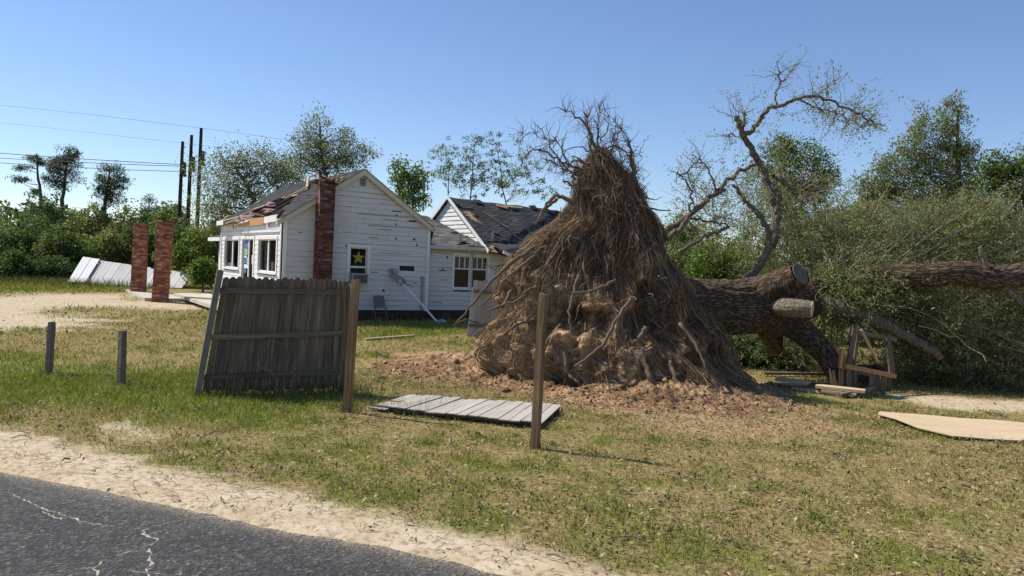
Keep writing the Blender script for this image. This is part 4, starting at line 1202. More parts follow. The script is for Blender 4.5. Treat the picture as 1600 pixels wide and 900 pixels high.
# ================================================================== brick columns, fallen canopy
for i, (xb, yb, xt, yt, w, lab) in enumerate(((216, 459, 221, 349, .62, 'farther free-standing red brick column left of the house'), (250, 471, 259.5, 344, .60, 'nearer free-standing red brick column left of the house'))):
    b = G(xb, yb); t = at(xt, yt, b.y)
    col = thing('brick_column', b, lab, 'column', 'brick columns of the old canopy')
    ax = Vector((.955, .296, 0)); ay = Vector((-.296, .955, 0))
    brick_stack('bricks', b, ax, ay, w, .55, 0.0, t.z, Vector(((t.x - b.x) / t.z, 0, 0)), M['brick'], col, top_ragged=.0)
    MB().beam(b + Vector(((t.x - b.x), 0, t.z - .06)) - ax * (w / 2 - .01), b + Vector(((t.x - b.x), 0, t.z - .06)) + ax * (w / 2 - .01), .53, .10).obj('cap', M['mortar'], col)

cb0, cb1 = G(107, 443), G(284, 451)
cd = cb1 - cb0
ct0_ = at(131, 404, cb0.y + 1.6); ct1_ = at(303, 428, cb1.y + 1.2)
can = thing('collapsed_canopy', cb0, 'collapsed white boarded canopy roof tipped on its edge behind the brick columns', 'canopy')
n_ = (cb1 - cb0).cross(ct0_ - cb0).normalized()
NC = 26
for i in range(NC):
    k0, k1 = i / NC, (i + 1) / NC
    g = .12
    big = i < 4
    lift = (.10 if big else 0) + random.uniform(0, .02)
    a0, a1 = cb0.lerp(cb1, k0 + .02 / NC), cb0.lerp(cb1, k1 - .04 / NC); e0, e1 = ct0_.lerp(ct1_, k0 + .02 / NC), ct0_.lerp(ct1_, k1 - .04 / NC)
    if random.random() < .3 and not big: e0 = e0.lerp(a0, random.uniform(0, .06)); e1 = e1.lerp(a1, random.uniform(0, .06))
    nn = n_ * lift
    mb = MB(); mb.hexa([a0 + nn, a1 + nn, a1 + nn + n_ * .03, a0 + nn + n_ * .03, e0 + nn, e1 + nn, e1 + nn + n_ * .03, e0 + nn + n_ * .03], 1.6, .2)
    mb.obj('plank', M['canopy'] if not big else M['white_clean'], can)
for f in (.1, .5, .9): MB().beam(cb0.lerp(ct0_, f) - n_ * .08, cb1.lerp(ct1_, f) - n_ * .08, .1, .08, n_).obj('rafter', M['tan_wood'], can)

# ================================================================== utility poles and lines
pole_tops = []
for i, (x, yb_, yt, d, hx, lab) in enumerate(((279.5, 400, 221, 52, 1.4, 'left utility pole of three, shortest, behind the brick columns'), (293.5, 400, 211, 52, 3, 'middle utility pole of three behind the brick columns'), (308.5, 400, 200, 52, 2.2, 'right utility pole of three, tallest, just left of the house'))):
    top = at(x + 6, yt, d); base = Vector((at(x - 3, 402, d).x, d, 0))
    pl = thing('utility_pole', base, lab, 'utility pole', 'utility poles')
    MB().tube([base - Vector((0, 0, .5)), base.lerp(top, .5), top], [.15, .13, .10], 10).obj('pole', M['pole'], pl)
    arm0 = base.lerp(top, .83); r = random.Random(i)
    MB().beam(arm0 + Vector((.12, -.2, .25)), arm0 + Vector((.36, -.3, -.75)), .14, .22, (0, 1, 0)).obj('broken_crossarm', M['pole'], pl)
    MB().tube([arm0 + Vector((.22, -.2, .2)), arm0 + Vector((.22, -.2, -.55))], [.16, .17], 10).obj('transformer', M['dark_metal'], pl)
    for q in (-.4, -.1): MB().tube([arm0 + Vector((.1, -.15, q)), arm0 + Vector((.3, -.3, q))], .05, 7).obj('insulator', M['dark_metal'], pl)
    pole_tops.append((base, top))
def cable(pts, r, lab):
    P = [Vector(p) for p in pts]; out = []
    a, m_, b = P
    for i in range(25):
        t = i / 24; out.append(a * ((1 - t) * (1 - 2 * t)) + m_ * (4 * t * (1 - t)) + b * (t * (2 * t - 1)))
    props(MB().tube(out, r, 5).obj('power_line', M['black'], base=out[0]), lab, 'cable', 'power lines')
for (y0, ym, y1, xe, r, pi_, lab) in ((236, 248, 257, 283, .022, 0, 'thick sagging cable, upper of the three running left from the poles'), (245, 254, 260, 297, .020, 1, 'thick sagging cable, middle of the three running left from the poles'), (252, 262, 268, 282, .020, 0, 'thick sagging cable, lowest of the three running left from the poles')):
    cable((at(-120, y0 - 6, 50), at(100, ym - 1.5, 51), at(xe, y1, 51.8)), r, lab)
cable((at(-150, 152, 60), at(150, 180, 60), at(470, 222, 60)), .010, 'thin wire, highest in the sky, crossing above the three poles')
cable((at(-150, 175, 60), at(150, 208, 60), at(420, 240, 60)), .008, 'thin faint wire, second highest in the sky, passing behind the poles')

# ================================================================== boards, plywood, broken coop
def board(px0, py0, px1, py1, w, th, mat, lab, z=.03, z1=None, cat='board'):
    a, b = G(px0, py0, z), G(px1, py1, z if z1 is None else z1)
    o = MB().beam(a, b, w, th).obj('loose_board', M[mat], base=a); return props(o, lab, cat, 'loose boards')
board(570, 530, 648, 524, .10, .04, 'tan_wood', 'loose brown board in the grass between the post and the house')
board(588, 548, 603, 556, .07, .03, 'grey_wood', 'short dark stick at the left end of the dirt')
board(1214, 592, 1264, 598, .24, .06, 'tan_wood', 'pale loose board nearest the dirt mound', .16)
board(1210, 600, 1258, 601, .16, .04, 'tan_wood', 'low pale board lying against the dirt mound edge', .03)
board(1240, 606, 1318, 617, .20, .05, 'tan_wood', 'tan board, front one of the boards before the coop', .03)
board(1275, 603, 1352, 611, .28, .05, 'ply', 'wide tan board lying in front of the coop opening', .13)
board(1284, 610, 1338, 616, .14, .04, 'tan_wood', 'narrow tan board between the two front boards', .07)
board(1312, 617, 1366, 605, .09, .05, 'grey_wood', 'grey board with raised tip at the front corner of the coop', .06, .16)
board(1192, 583, 1300, 584, .14, .05, 'grey_wood', 'dark long board in shade behind the pale boards', .06)

pw = thing('plywood_sheet', G(1372, 646), 'tan plywood sheet lying on the grass at the right edge', 'plywood')
front = [G(*p, z=.05) for p in ((1372, 647), (1400, 657), (1435, 670), (1490, 681), (1545, 683), (1600, 686), (1680, 690))]
back = [G(*p, z=.03) for p in ((1374, 644.5), (1410, 648), (1450, 651), (1500, 655), (1550, 657), (1600, 662), (1680, 667))]
mb = MB(); k = len(front)
rows_n = 5
grid = []
for j in range(rows_n):
    for i in range(k):
        q = front[i].lerp(back[i], j / (rows_n - 1)); q.z = .045 + .03 * math.sin(i * 1.1) * (1 - j / 5) + .012 * random.random()
        grid.append(q)
mb.v += [tuple(q) for q in grid] + [tuple(q - Vector((0, 0, .016))) for q in grid]
off = len(grid)
for j in range(rows_n - 1):
    for i in range(k - 1):
        a, b, c, d = j * k + i, j * k + i + 1, (j + 1) * k + i + 1, (j + 1) * k + i
        uvq = [(grid[x].x, grid[x].y) for x in (a, b, c, d)]
        mb.face((a, b, c, d), uvq); mb.face((off + d, off + c, off + b, off + a), uvq[::-1])
ring = [i for i in range(k)] + [j * k + k - 1 for j in range(1, rows_n)] + [(rows_n - 1) * k + i for i in range(k - 2, -1, -1)] + [j * k for j in range(rows_n - 2, 0, -1)]
for a, b in zip(ring, ring[1:] + ring[:1]): mb.face((b, a, off + a, off + b), [(0, 0)] * 4)
mb.obj('sheet', M['ply'], pw, smooth=False)

# broken little coop under the fallen limb
kb = G(1322, 607); kd = 15.3
coop = thing('broken_coop', kb, 'small broken wooden coop with open frame under the fallen limbs', 'coop')
K = lambda px, py, d=kd: at(px, py, d)
def kbeam(a, b, w, h, mat, name, d0=kd, d1=None): MB().beam(K(*a, d0), K(*b, d0 if d1 is None else d1), w, h, (0, -1, 0)).obj(name, M[mat], coop)
yl = kd
for i in range(8):      # boarded front with an opening
    f0, f1 = i / 8, (i + 1) / 8
    xa, xb = 1322 + (1393 - 1322) * f0, 1322 + (1393 - 1322) * f1
    dd = kd + .5 * f0
    yt = 573 + (586 - 573) * f0; ybm = 605 + (612 - 605) * f0
    if 2 <= i <= 3:
        p, q = K((xa + xb) / 2, yt + 9, dd), K((xa + xb) / 2, yt, dd)
        MB().beam(p, q, .10, .02, (0, -1, 0)).obj('board', M['grey_wood'], coop); continue
    p, q = K((xa + xb) / 2 , ybm, dd), K((xa + xb) / 2, yt, dd); p.z = max(p.z, 0)
    MB().beam(p, q, .105, .02, (0, -1, 0)).obj('board', M['grey_wood'], coop)
kbeam((1322, 572), (1399, 588), .09, .06, 'splinter', 'top_rail', kd - .05, kd + .45)
kbeam((1336, 512), (1326, 572), .09, .06, 'grey_wood', 'frame_post')
kbeam((1342, 512), (1334, 572), .05, .05, 'grey_wood', 'frame_post', kd + .3)
kbeam((1345, 515), (1372, 566), .05, .05, 'tan_wood', 'brace', kd + .2)
kbeam((1388, 532), (1394, 586), .10, .07, 'grey_wood', 'frame_post', kd + .45)
kbeam((1326, 516), (1400, 530), .08, .06, 'grey_wood', 'head_rail', kd + .1, kd + .6)
p0 = K(1322, 604); 
mb = MB(); q0, q1 = K(1322, 574, kd + .05), K(1393, 588, kd + .55); q0.z = 0; q1.z = 0
for (a, b) in ((q0, q0 + Vector((.15, 1.0, 0))), (q1, q1 + Vector((.15, 1.0, 0))), (q0 + Vector((.15, 1, 0)), q1 + Vector((.15, 1, 0)))):
    MB().beam(a + Vector((0, 0, .2)), b + Vector((0, 0, .2)), .03, .38).obj('side_panel', M['grey_wood'], coop)
MB().beam(K(1316, 545), K(1312, 575), .04, .09, (0, 1, 0)).obj('splinter', M['splinter'], coop)

# ================================================================== dirt mound round the root ball
mx, my = np.meshgrid(np.arange(-3.2, 6.6, .035), np.arange(10.9, 17.5, .035))
def berm_h(x, y):
    q = xy0(x, y)
    s = sdf_poly(x, y, P_BERM) + .25 * fbm(q + 5, 1.2, 3)
    k = sstep(.25, -.7, s)
    big = .5 + .5 * fbm(q + 11, 1.7, 4)
    rb = sdf_poly(x, y, P_ROOT)
    close = sstep(1.6, 0.1, rb)
    h = k * (.02 + .18 * big * (0.4 + close) + .10 * close + .15 * np.maximum(0, fbm(q, 3.0, 4)) + .07 * fbm(q, 12, 3))
    return h - .06 * (1 - sstep(.3, .0, s)) - .02
mz_ = berm_h(mx, my)
keep = mz_ > -.05
V = np.stack([mx, my, mz_], -1).reshape(-1, 3)
ii = np.arange(mx.size).reshape(mx.shape)
Fq = np.stack([ii[:-1, :-1], ii[:-1, 1:], ii[1:, 1:], ii[1:, :-1]], -1)
kk = keep[:-1, :-1] & keep[:-1, 1:] & keep[1:, 1:] & keep[1:, :-1]
Fq = Fq[kk]
def dirt_mat(name, stops, dark):
    m, nt, p = new_mat(name)
    o = coord(nt)
    n1, n2 = noise(nt, o, 2.4, 6, .65), noise(nt, o, 16, 6, .7)
    c = ramp(nt, n1, stops)
    c = mix(nt, ramp(nt, n2, [(.38, (.85, .85, .85)), (.54, (0, 0, 0))]), c, dark)
    nt.links.new(c, p.inputs['Base Color']); p.inputs['Roughness'].default_value = 1.0; p.inputs['Specular IOR Level'].default_value = .05
    bump(nt, p, n2, .8, .04)
    return m
M['dirt'] = dirt_mat('orange_subsoil', [(.30, (.12, .072, .040)), (.46, (.30, .18, .098)), (.66, (.54, .36, .20))], (.075, .047, .028))
link('soil_mound', np_mesh('soil_mound', V, Fq, True), M['dirt'], kind='structure')
# loose clods on and round the mound
n = 2600
cx_, cy_ = rng.uniform(-3, 6.3, n * 4), rng.uniform(11.0, 16.5, n * 4)
w = sstep(.5, -.4, sdf_poly(cx_, cy_, P_BERM) + .5 * fbm(xy0(cx_, cy_), 1.1, 3))
sel = rng.random(n * 4) < w * .8 + .01; cx_, cy_ = cx_[sel][:n], cy_[sel][:n]
r = np.exp(rng.normal(-4.6, .75, len(cx_))).clip(.006, .09)
d8 = np.array([(1, 0, 0), (0, 1, 0), (-1, 0, 0), (0, -1, 0), (0, 0, 1), (0, 0, -1)], float)
P0 = np.stack([cx_, cy_, np.maximum(berm_h(cx_, cy_), -.01) + r * .2], -1)
Vc = P0[:, None, :] + d8[None] * r[:, None, None] * rng.uniform(.6, 1.3, (len(r), 6, 1)) + rng.normal(0, .25, (len(r), 6, 3)) * r[:, None, None]
oct_ = np.array([(0, 1, 4), (1, 2, 4), (2, 3, 4), (3, 0, 4), (1, 0, 5), (2, 1, 5), (3, 2, 5), (0, 3, 5)])
Fc = (np.arange(len(r))[:, None, None] * 6 + oct_[None]).reshape(-1, 3)
M['clod'] = island_mat('soil_clods', [(0, (.12, .070, .04)), (.5, (.34, .20, .105)), (.85, (.52, .34, .19)), (1, (.07, .043, .028))], 1, .3, 20, spec=.05)
props(link('dirt_clods', np_mesh('dirt_clods', Vc.reshape(-1, 3), Fc), M['clod'], kind='stuff'), 'crumbled orange dirt clods scattered round the root ball', 'dirt')

# ================================================================== the uprooted oak
TB0 = G(960, 600)
tree = thing('uprooted_oak', TB0, 'huge uprooted oak lying on its side with its root ball upended', 'fallen tree')
YC = 15.0
sil = [(640, 885, 1200), (612, 810, 1194), (590, 758, 1182), (570, 738, 1168), (548, 733, 1150), (520, 754, 1127), (487, 768, 1109), (455, 779, 1089), (423, 791, 1072), (395, 810, 1057), (378, 826, 1049), (365, 846, 1044), (355, 864, 1040), (345, 880, 1035), (320, 887, 1019), (300, 893, 1008), (284, 901, 996), (268, 912, 982), (252, 919, 966), (238, 924, 954), (222, 928, 947)]
zs_, xl_, xr_ = [], [], []
for (y, l, r_) in sil:
    a, b = at(l, y, YC), at(r_, y, YC); zs_.append((a.z + b.z) / 2); xl_.append(a.x); xr_.append(b.x)
zs_, xl_, xr_ = map(np.array, (zs_, xl_, xr_))
ztop = zs_[-1]
def rb_sec(z):
    l, r_ = np.interp(z, zs_, xl_), np.interp(z, zs_, xr_)
    f = np.clip(z / ztop, 0, 1)
    ry = 1.55 * (1 - f) ** 1.15 + .25
    yc = YC + .15 + .35 * f
    return l, r_, ry, yc
def rb_pt(th, z, off=0.0):
    l, r_, ry, yc = rb_sec(z)
    c, s = np.cos(th), np.sin(th)
    # blunt, squarish section
    q = (np.abs(c) ** 2.4 + np.abs(s) ** 2.4) ** (-1 / 2.4)
    rx = (r_ - l) / 2
    # right side reaches nearer to the camera than the left
    sk = 0.30 * (1 - np.clip(z / ztop, 0, 1)) * c
    return np.stack([(l + r_) / 2 + (rx + off) * q * c, yc + (ry + off) * q * s - sk * .9, z + 0 * th], -1)
nth, nz_ = 300, 190
TH, ZZ = np.meshgrid(np.linspace(0, 2 * math.pi, nth, endpoint=False), np.linspace(-.15, ztop, nz_))
P = rb_pt(TH, ZZ)
cen = np.stack([(np.interp(ZZ, zs_, xl_) + np.interp(ZZ, zs_, xr_)) / 2, 0 * ZZ + YC + .3, ZZ - .2], -1)
out = P - cen; out /= np.linalg.norm(out, axis=2, keepdims=True)
st = P * np.array([1, 1, .45])
rid = 1 - np.abs(fbm(st + 3, 2.2, 4))
disp = .34 * fbm(P, 1.0, 3) + .42 * (rid - .9) + .36 * fbm(P + 9, 2.8, 4) + .22 * fbm(st, 7, 4) + .09 * fbm(P, 15, 3)
cav = sstep(.10, .36, fbm(P + 31, 1.4, 3)); disp -= .45 * cav
fz = np.clip(ZZ / ztop, 0, 1)
disp = disp - .16
disp = np.where(disp > .10, .10 + (disp - .10) * .5, disp)
disp *= (.30 + .70 * (1 - fz) ** .8)
out[..., 0] *= .75
# more bare soil low down and on the left, more matted root higher up
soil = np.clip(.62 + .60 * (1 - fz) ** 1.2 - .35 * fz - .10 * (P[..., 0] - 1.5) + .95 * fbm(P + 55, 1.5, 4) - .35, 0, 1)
P = P + out * disp[..., None]
ii = np.arange(P.shape[0] * P.shape[1]).reshape(P.shape[:2]); nx = np.roll(ii, -1, 1)
Fq = np.stack([ii[:-1], nx[:-1], nx[1:], ii[1:]], -1).reshape(-1, 4)
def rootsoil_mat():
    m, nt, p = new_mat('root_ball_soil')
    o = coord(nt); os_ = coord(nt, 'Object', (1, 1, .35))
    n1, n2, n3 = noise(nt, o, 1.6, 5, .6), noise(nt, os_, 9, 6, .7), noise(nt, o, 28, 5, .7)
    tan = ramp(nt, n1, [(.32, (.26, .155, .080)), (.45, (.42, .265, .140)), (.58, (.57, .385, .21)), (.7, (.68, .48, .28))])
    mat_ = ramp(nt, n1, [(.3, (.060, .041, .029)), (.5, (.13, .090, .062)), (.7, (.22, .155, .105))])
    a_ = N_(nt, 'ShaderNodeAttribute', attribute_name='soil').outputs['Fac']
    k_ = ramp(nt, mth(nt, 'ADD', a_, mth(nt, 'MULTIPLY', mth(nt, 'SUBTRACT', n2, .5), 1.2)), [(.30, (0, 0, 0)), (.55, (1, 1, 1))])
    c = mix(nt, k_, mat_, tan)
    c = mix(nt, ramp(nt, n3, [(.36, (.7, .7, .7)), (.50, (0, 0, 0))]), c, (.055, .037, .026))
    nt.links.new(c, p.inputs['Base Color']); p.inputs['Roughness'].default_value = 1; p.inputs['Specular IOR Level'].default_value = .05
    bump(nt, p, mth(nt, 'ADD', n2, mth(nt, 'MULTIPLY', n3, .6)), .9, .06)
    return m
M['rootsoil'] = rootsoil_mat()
def fringe(n):
    """long combed strands down the lower right and left flanks"""
    a = hang(n, .002, .006, .5, 1.3, 9, .14, 77, .02, side=.3)
    return a
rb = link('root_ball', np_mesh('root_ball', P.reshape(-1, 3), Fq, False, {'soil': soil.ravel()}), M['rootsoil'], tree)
RP = P.copy()    # displaced surface for hanging roots
def rb_surf(th, z):
    """displaced surface lookup"""
    i = np.clip(((z + .15) / (ztop + .15) * (nz_ - 1)).astype(int), 0, nz_ - 1); j = ((th / (2 * math.pi) * nth).astype(int)) % nth
    return RP[i, j], out[i, j]
# thin hanging roots, thousands of them, following the face downward
def hang(n, rmin, rmax, lmin, lmax, K, off, seed, wig=.03, zlo=.1, front=True, side=1.0, th0=.93, th1=2.07, ztp=1.0):
    g = np.random.default_rng(seed)
    th = g.uniform(math.pi * th0, math.pi * th1, n) if front else g.uniform(0, 2 * math.pi, n)
    z0 = zlo + (ztop * ztp - zlo) * g.random(n) ** .85
    ln = g.uniform(lmin, lmax, n); paths = np.zeros((n, K, 3)); dth = g.normal(0, .10, n) * side
    for k in range(K):
        f = k / (K - 1)
        z = z0 - ln * f
        p, o = rb_surf(th + dth * f, np.maximum(z, -.05))
        lift = off * (.25 + g.random(n) * .9) * (.3 + math.sin(math.pi * min(1, f * .8 + .1)))
        p = p + o * lift[:, None]; p[:, 2] = np.maximum(z, .02) + g.normal(0, .015, n)
        paths[:, k] = p + g.normal(0, wig, (n, 3))
    # smooth the lines a little
    for _ in range(2): paths[:, 1:-1] = .5 * paths[:, 1:-1] + .25 * (paths[:, :-2] + paths[:, 2:])
    r0 = np.exp(g.uniform(math.log(rmin), math.log(rmax), n))
    rad = r0[:, None] * np.linspace(1, .35, K)[None]
    return tubes_np(paths, rad, 3 if rmax < .012 else 5)
M['root_fine'] = island_mat('fine_roots', [(0, (.05, .032, .020)), (.4, (.17, .112, .070)), (.75, (.36, .25, .155)), (1, (.56, .42, .27))], .95, .3, 8, spec=.1)
M['root_big'] = island_mat('thick_roots', [(0, (.058, .041, .030)), (.5, (.135, .098, .070)), (.85, (.25, .19, .138)), (1, (.37, .29, .21))], .95, .35, 14, spec=.1, bumps=.4)
def tangle(n, r0, r1, ln, seed, K=7):
    g = np.random.default_rng(seed)
    th = g.uniform(math.pi * .9, math.pi * 2.1, n); z0 = .15 + (ztop - .15) * g.random(n)
    p, o = rb_surf(th, z0); p = p - o * .03
    d = o * .5 + g.normal(0, .7, (n, 3)); d[:, 2] -= .15; d /= np.linalg.norm(d, axis=1, keepdims=True)
    L = ln * g.uniform(.4, 1.5, n); ps = np.zeros((n, K, 3))
    for k in range(K):
        ps[:, k] = p; d = d + g.normal(0, .38, (n, 3)); d[:, 2] -= .16; d /= np.linalg.norm(d, axis=1, keepdims=True); p = p + d * (L / K)[:, None]
    ps[:, :, 2] = np.maximum(ps[:, :, 2], .03)
    rad = np.exp(g.uniform(math.log(r0), math.log(r1), n))[:, None] * np.linspace(1, .3, K)[None]
    return tubes_np(ps, rad, 4)
V, Fq = merge([hang(1500, .002, .006, .12, .5, 7, .10, 1, .04, side=2.5), hang(700, .003, .007, .35, 1.0, 9, .12, 2, .05, side=2.0), fringe(420), hang(1300, .002, .006, .4, 1.4, 9, .12, 78, .02, side=.35, th0=1.55, th1=2.08, ztp=.75), hang(700, .002, .006, .3, 1.0, 9, .10, 79, .03, side=.6, th0=.95, th1=1.6, ztp=.8), tangle(2200, .002, .006, .28, 5), tangle(650, .004, .010, .5, 6)])
link('fine_roots', np_mesh('fine_roots', V, Fq), M['root_fine'], tree, kind='stuff')
V, Fq = merge([hang(70, .008, .02, .3, 1.1, 12, .16, 3, .06, side=3.0), tangle(120, .010, .028, .7, 8, 9), tangle(16, .018, .04, .9, 9, 9)])
link('hanging_roots', np_mesh('hanging_roots', V, Fq, True), M['root_big'], tree, kind='stuff')
def curvy(pts, n, wob, seed):
    """smooth wobbly polyline through points"""
    P = [npv(p) for p in pts]; P = [P[0] * 2 - P[1]] + P + [P[-1] * 2 - P[-2]]
    g = np.random.default_rng(seed); outp = []
    m = len(pts) - 1
    for i in range(m):
        a, b, c, d = P[i], P[i + 1], P[i + 2], P[i + 3]
        for k in range(n):
            t = k / n
            outp.append(.5 * ((2 * b) + (-a + c) * t + (2 * a - 5 * b + 4 * c - d) * t * t + (-a + 3 * b - 3 * c + d) * t ** 3))
    outp.append(P[-2]); outp = np.array(outp)
    w = g.normal(0, wob, outp.shape); w[0] = 0
    return outp + w
def limb(name, pts, r0, r1, mat, parent, n=5, wob=.02, sides=8, seed=0, smooth=True, rough=.05, kind=None):
    path = curvy(pts, n, wob, seed); K_ = len(path)
    rad = [r0 + (r1 - r0) * (i / (K_ - 1)) ** .8 for i in range(K_)]
    return MB().tube([Vector(p) for p in path], rad, sides, True, rough).obj(name, M[mat], parent, smooth=smooth, kind=kind), path
# named big roots, each its own part
DR = 14.3
big_roots = [
    ([(832, 388, 14.7), (790, 418, 14.5), (752, 458, 14.4), (712, 508, 14.4)], .045, .018), ([(836, 400, 14.6), (800, 428, 14.4), (768, 462, 14.3), (748, 480, 14.3)], .03, .012),
    ([(800, 455, 14.2), (785, 478, 14.0), (770, 482, 14.0)], .035, .02), ([(822, 455, 14.0), (806, 470, 13.9), (765, 484, 13.9)], .03, .012),
    ([(985, 468, 14.0), (962, 500, 13.75), (940, 540, 13.55), (898, 572, 13.4)], .035, .025), ([(962, 438, 14.2), (930, 452, 14.0), (895, 458, 13.9), (885, 450, 13.9)], .03, .018),
    ([(1000, 545, 13.6), (1012, 580, 13.35), (1030, 610, 13.2), (1052, 622, 13.1)], .06, .03), ([(1046, 565, 13.6), (1055, 590, 13.4), (1062, 618, 13.2)], .05, .025),
     ([(1062, 505, 14.0), (1090, 545, 13.7), (1108, 590, 13.5)], .035, .02),
    ([(1010, 510, 13.8), (1002, 525, 13.7), (990, 535, 13.6)], .05, .03), 
    ([(880, 550, 13.8), (890, 585, 13.55), (905, 600, 13.4)], .04, .02), ([(770, 540, 14.6), (800, 512, 14.3), (835, 498, 14.1)], .035, .02),
    ([(870, 310, 14.9), (850, 330, 14.8), (836, 352, 14.8)], .035, .015), ([(898, 318, 14.8), (870, 306, 14.8), (852, 322, 14.8), (840, 345, 14.8)], .05, .02),
    ([(748, 505, 14.7), (728, 500, 14.6), (708, 508, 14.6)], .02, .008), ([(905, 430, 14.2), (890, 480, 13.95), (893, 520, 13.8)], .03, .02)]
for i, (pts, r0, r1) in enumerate(big_roots):
    limb('root', [at(*p) for p in pts], r0, r1, 'root_big', tree, 6, .012, 7, i)
# crown of roots standing up from the top, with side rootlets
def branchlets(path, n, ln, r, seed, K=6, up=.2, droop=0.0, spread=1.0, start=.15):
    g = np.random.default_rng(seed); path = np.asarray(path); m = len(path)
    idx = (m * (start + (1 - start) * g.random(n))).astype(int).clip(0, m - 2)
    t = path[idx + 1] - path[idx]; t /= np.linalg.norm(t, axis=1, keepdims=True) + 1e-9
    d = t * .7 + g.normal(0, spread, (n, 3)) * np.array([1, .6, 1]); d[:, 2] += up
    d /= np.linalg.norm(d, axis=1, keepdims=True)
    L = ln * g.uniform(.35, 1.2, n); ps = np.zeros((n, K, 3)); p = path[idx].copy()
    for k in range(K):
        ps[:, k] = p; d = d + g.normal(0, .28, (n, 3)); d[:, 2] -= droop; d /= np.linalg.norm(d, axis=1, keepdims=True)
        p = p + d * (L / K)[:, None]
    rad = (r * g.uniform(.5, 1.2, n))[:, None] * np.linspace(1, .25, K)[None]
    return ps, rad
DT = 15.2
up_roots = [
    ([(938, 300), (932, 250), (926, 215), (905, 185), (884, 170)], .11, .008), ([(948, 300), (945, 260), (936, 225), (934, 195), (937, 165)], .08, .006), ([(930, 280), (925, 240), (920, 205), (914, 175)], .06, .006),
    ([(960, 300), (972, 285), (945, 262), (936, 240)], .08, .03), ([(915, 300), (905, 265), (880, 255), (850, 236), (828, 238), (812, 258)], .06, .010), ([(905, 275), (882, 258), (858, 225), (843, 200), (831, 190)], .035, .006),
    ([(920, 292), (902, 275), (875, 262), (852, 246)], .05, .012), ([(968, 310), (966, 270), (958, 230), (955, 200)], .035, .006), ([(976, 310), (975, 275), (968, 240), (960, 215)], .03, .006),
    ([(988, 325), (990, 285), (986, 245), (981, 214)], .10, .008), ([(992, 325), (996, 290), (990, 255), (988, 235)], .05, .010), ([(995, 280), (1000, 250), (1005, 225), (1016, 210)], .015, .005),
    ([(952, 250), (960, 215), (970, 200), (948, 180)], .02, .005), ([(938, 220), (950, 200), (946, 175), (941, 160)], .025, .005), ([(912, 300), (898, 290), (897, 270), (905, 265)], .05, .03),
    ([(870, 255), (866, 235), (868, 215)], .014, .004), ([(890, 262), (872, 225), (845, 215), (812, 206)], .022, .004)]
allp, allr = [], []
for i, (pts, r0, r1) in enumerate(up_roots):
    _, path = limb('root', [at(x, y, DT + .25 * math.sin(i * 2.1)) for x, y in pts], r0 * (.8 if i == 9 else .58), r1 * .8, 'root_big', tree, 6, .02, 6, 40 + i, rough=.12)
    if i % 2 == 0 or r0 > .05:
        ps, rr = branchlets(path, 34, .48, .008, 60 + i, up=.6, droop=.0, spread=.7); allp.append(ps); allr.append(rr)
        ps, rr = branchlets(path, 46, .55, .0045, 90 + i, up=-.5, droop=.22); allp.append(ps); allr.append(rr)
ps = np.concatenate(allp); rr = np.concatenate(allr)
V, Fq = tubes_np(ps, rr, 4)
link('rootlets', np_mesh('rootlets', V, Fq), M['root_big'], tree, kind='stuff')

# ---- trunk: displaced bark cylinder
def trunk_mesh(pts, radii, name, mat, parent, ns=120, per=26, amp=1.0, seed=0):
    path = curvy(pts, per, 0, 0); K_ = len(path)
    rad = np.interp(np.linspace(0, 1, K_), np.linspace(0, 1, len(radii)), radii)
    t = np.gradient(path, axis=0); t /= np.linalg.norm(t, axis=1, keepdims=True)
    ref = np.array([0.05, .1, 1.0]); s = np.cross(t, ref); s /= np.linalg.norm(s, axis=1, keepdims=True); w = np.cross(s, t)
    a = np.linspace(0, 2 * math.pi, ns, endpoint=False)
    L = np.concatenate([[0], np.cumsum(np.linalg.norm(np.diff(path, axis=0), axis=1))])
    dirs = s[:, None] * np.cos(a)[None, :, None] + w[:, None] * np.sin(a)[None, :, None]
    q = np.stack([L[:, None] * 2.2 + 0 * a[None], rad[:, None] * np.cos(a)[None] * 9, rad[:, None] * np.sin(a)[None] * 9], -1) + seed
    ridge = 1 - np.abs(fbm(q, 1.0, 3)) * 2.2
    d = amp * (.030 * ridge + .05 * fbm(q * np.array([.5, .25, .25]), 1, 3) + .012 * fbm(q, 3, 3))
    Pm = path[:, None] + dirs * (rad[:, None] + d)[..., None]
    ii = np.arange(K_ * ns).reshape(K_, ns); nx = np.roll(ii, -1, 1)
    Fq = np.stack([ii[:-1], nx[:-1], nx[1:], ii[1:]], -1).reshape(-1, 4)[:, ::-1]
    me = np_mesh(name, Pm.reshape(-1, 3), Fq, True)
    uvl = me.uv_layers.new(name='UVMap')
    li = np.zeros(len(me.loops), np.int32); me.loops.foreach_get('vertex_index', li)
    uu = L[li // ns]; vv = a[li % ns] * rad[li // ns]
    uvl.data.foreach_set('uv', np.stack([uu, vv], -1).astype(np.float32).ravel())
    return link(name, me, M[mat], parent), path, rad
def disc(c, n, r, name, mat, parent, seg=20, seed=0):
    n = n.normalized(); s = n.cross(Vector((0, 0, 1))).normalized(); w = n.cross(s)
    rr = random.Random(seed); pts = [c + (s * math.cos(k * 2 * math.pi / seg) + w * math.sin(k * 2 * math.pi / seg)) * r * rr.uniform(.93, 1.03) for k in range(seg)]
    MB().prism(pts, n * .02).obj(name, M[mat], parent)
tp = [at(1040, 480, 15.3), at(1100, 479, 15.6), at(1160, 480, 16.0), at(1215, 472, 16.4), at(1262, 472, 16.9)]
trunk, tpath, trad = trunk_mesh(tp, [.62, .50, .52, .56, .36], 'trunk', 'bark', tree)
s1 = [at(1180, 468, 16.1), at(1212, 452, 15.8), at(1238, 437, 15.5), at(1250, 429, 15.35)]
trunk_mesh(s1, [.40, .35, .27, .215], 'stub', 'bark', tree, 80, 14, .8, 5)
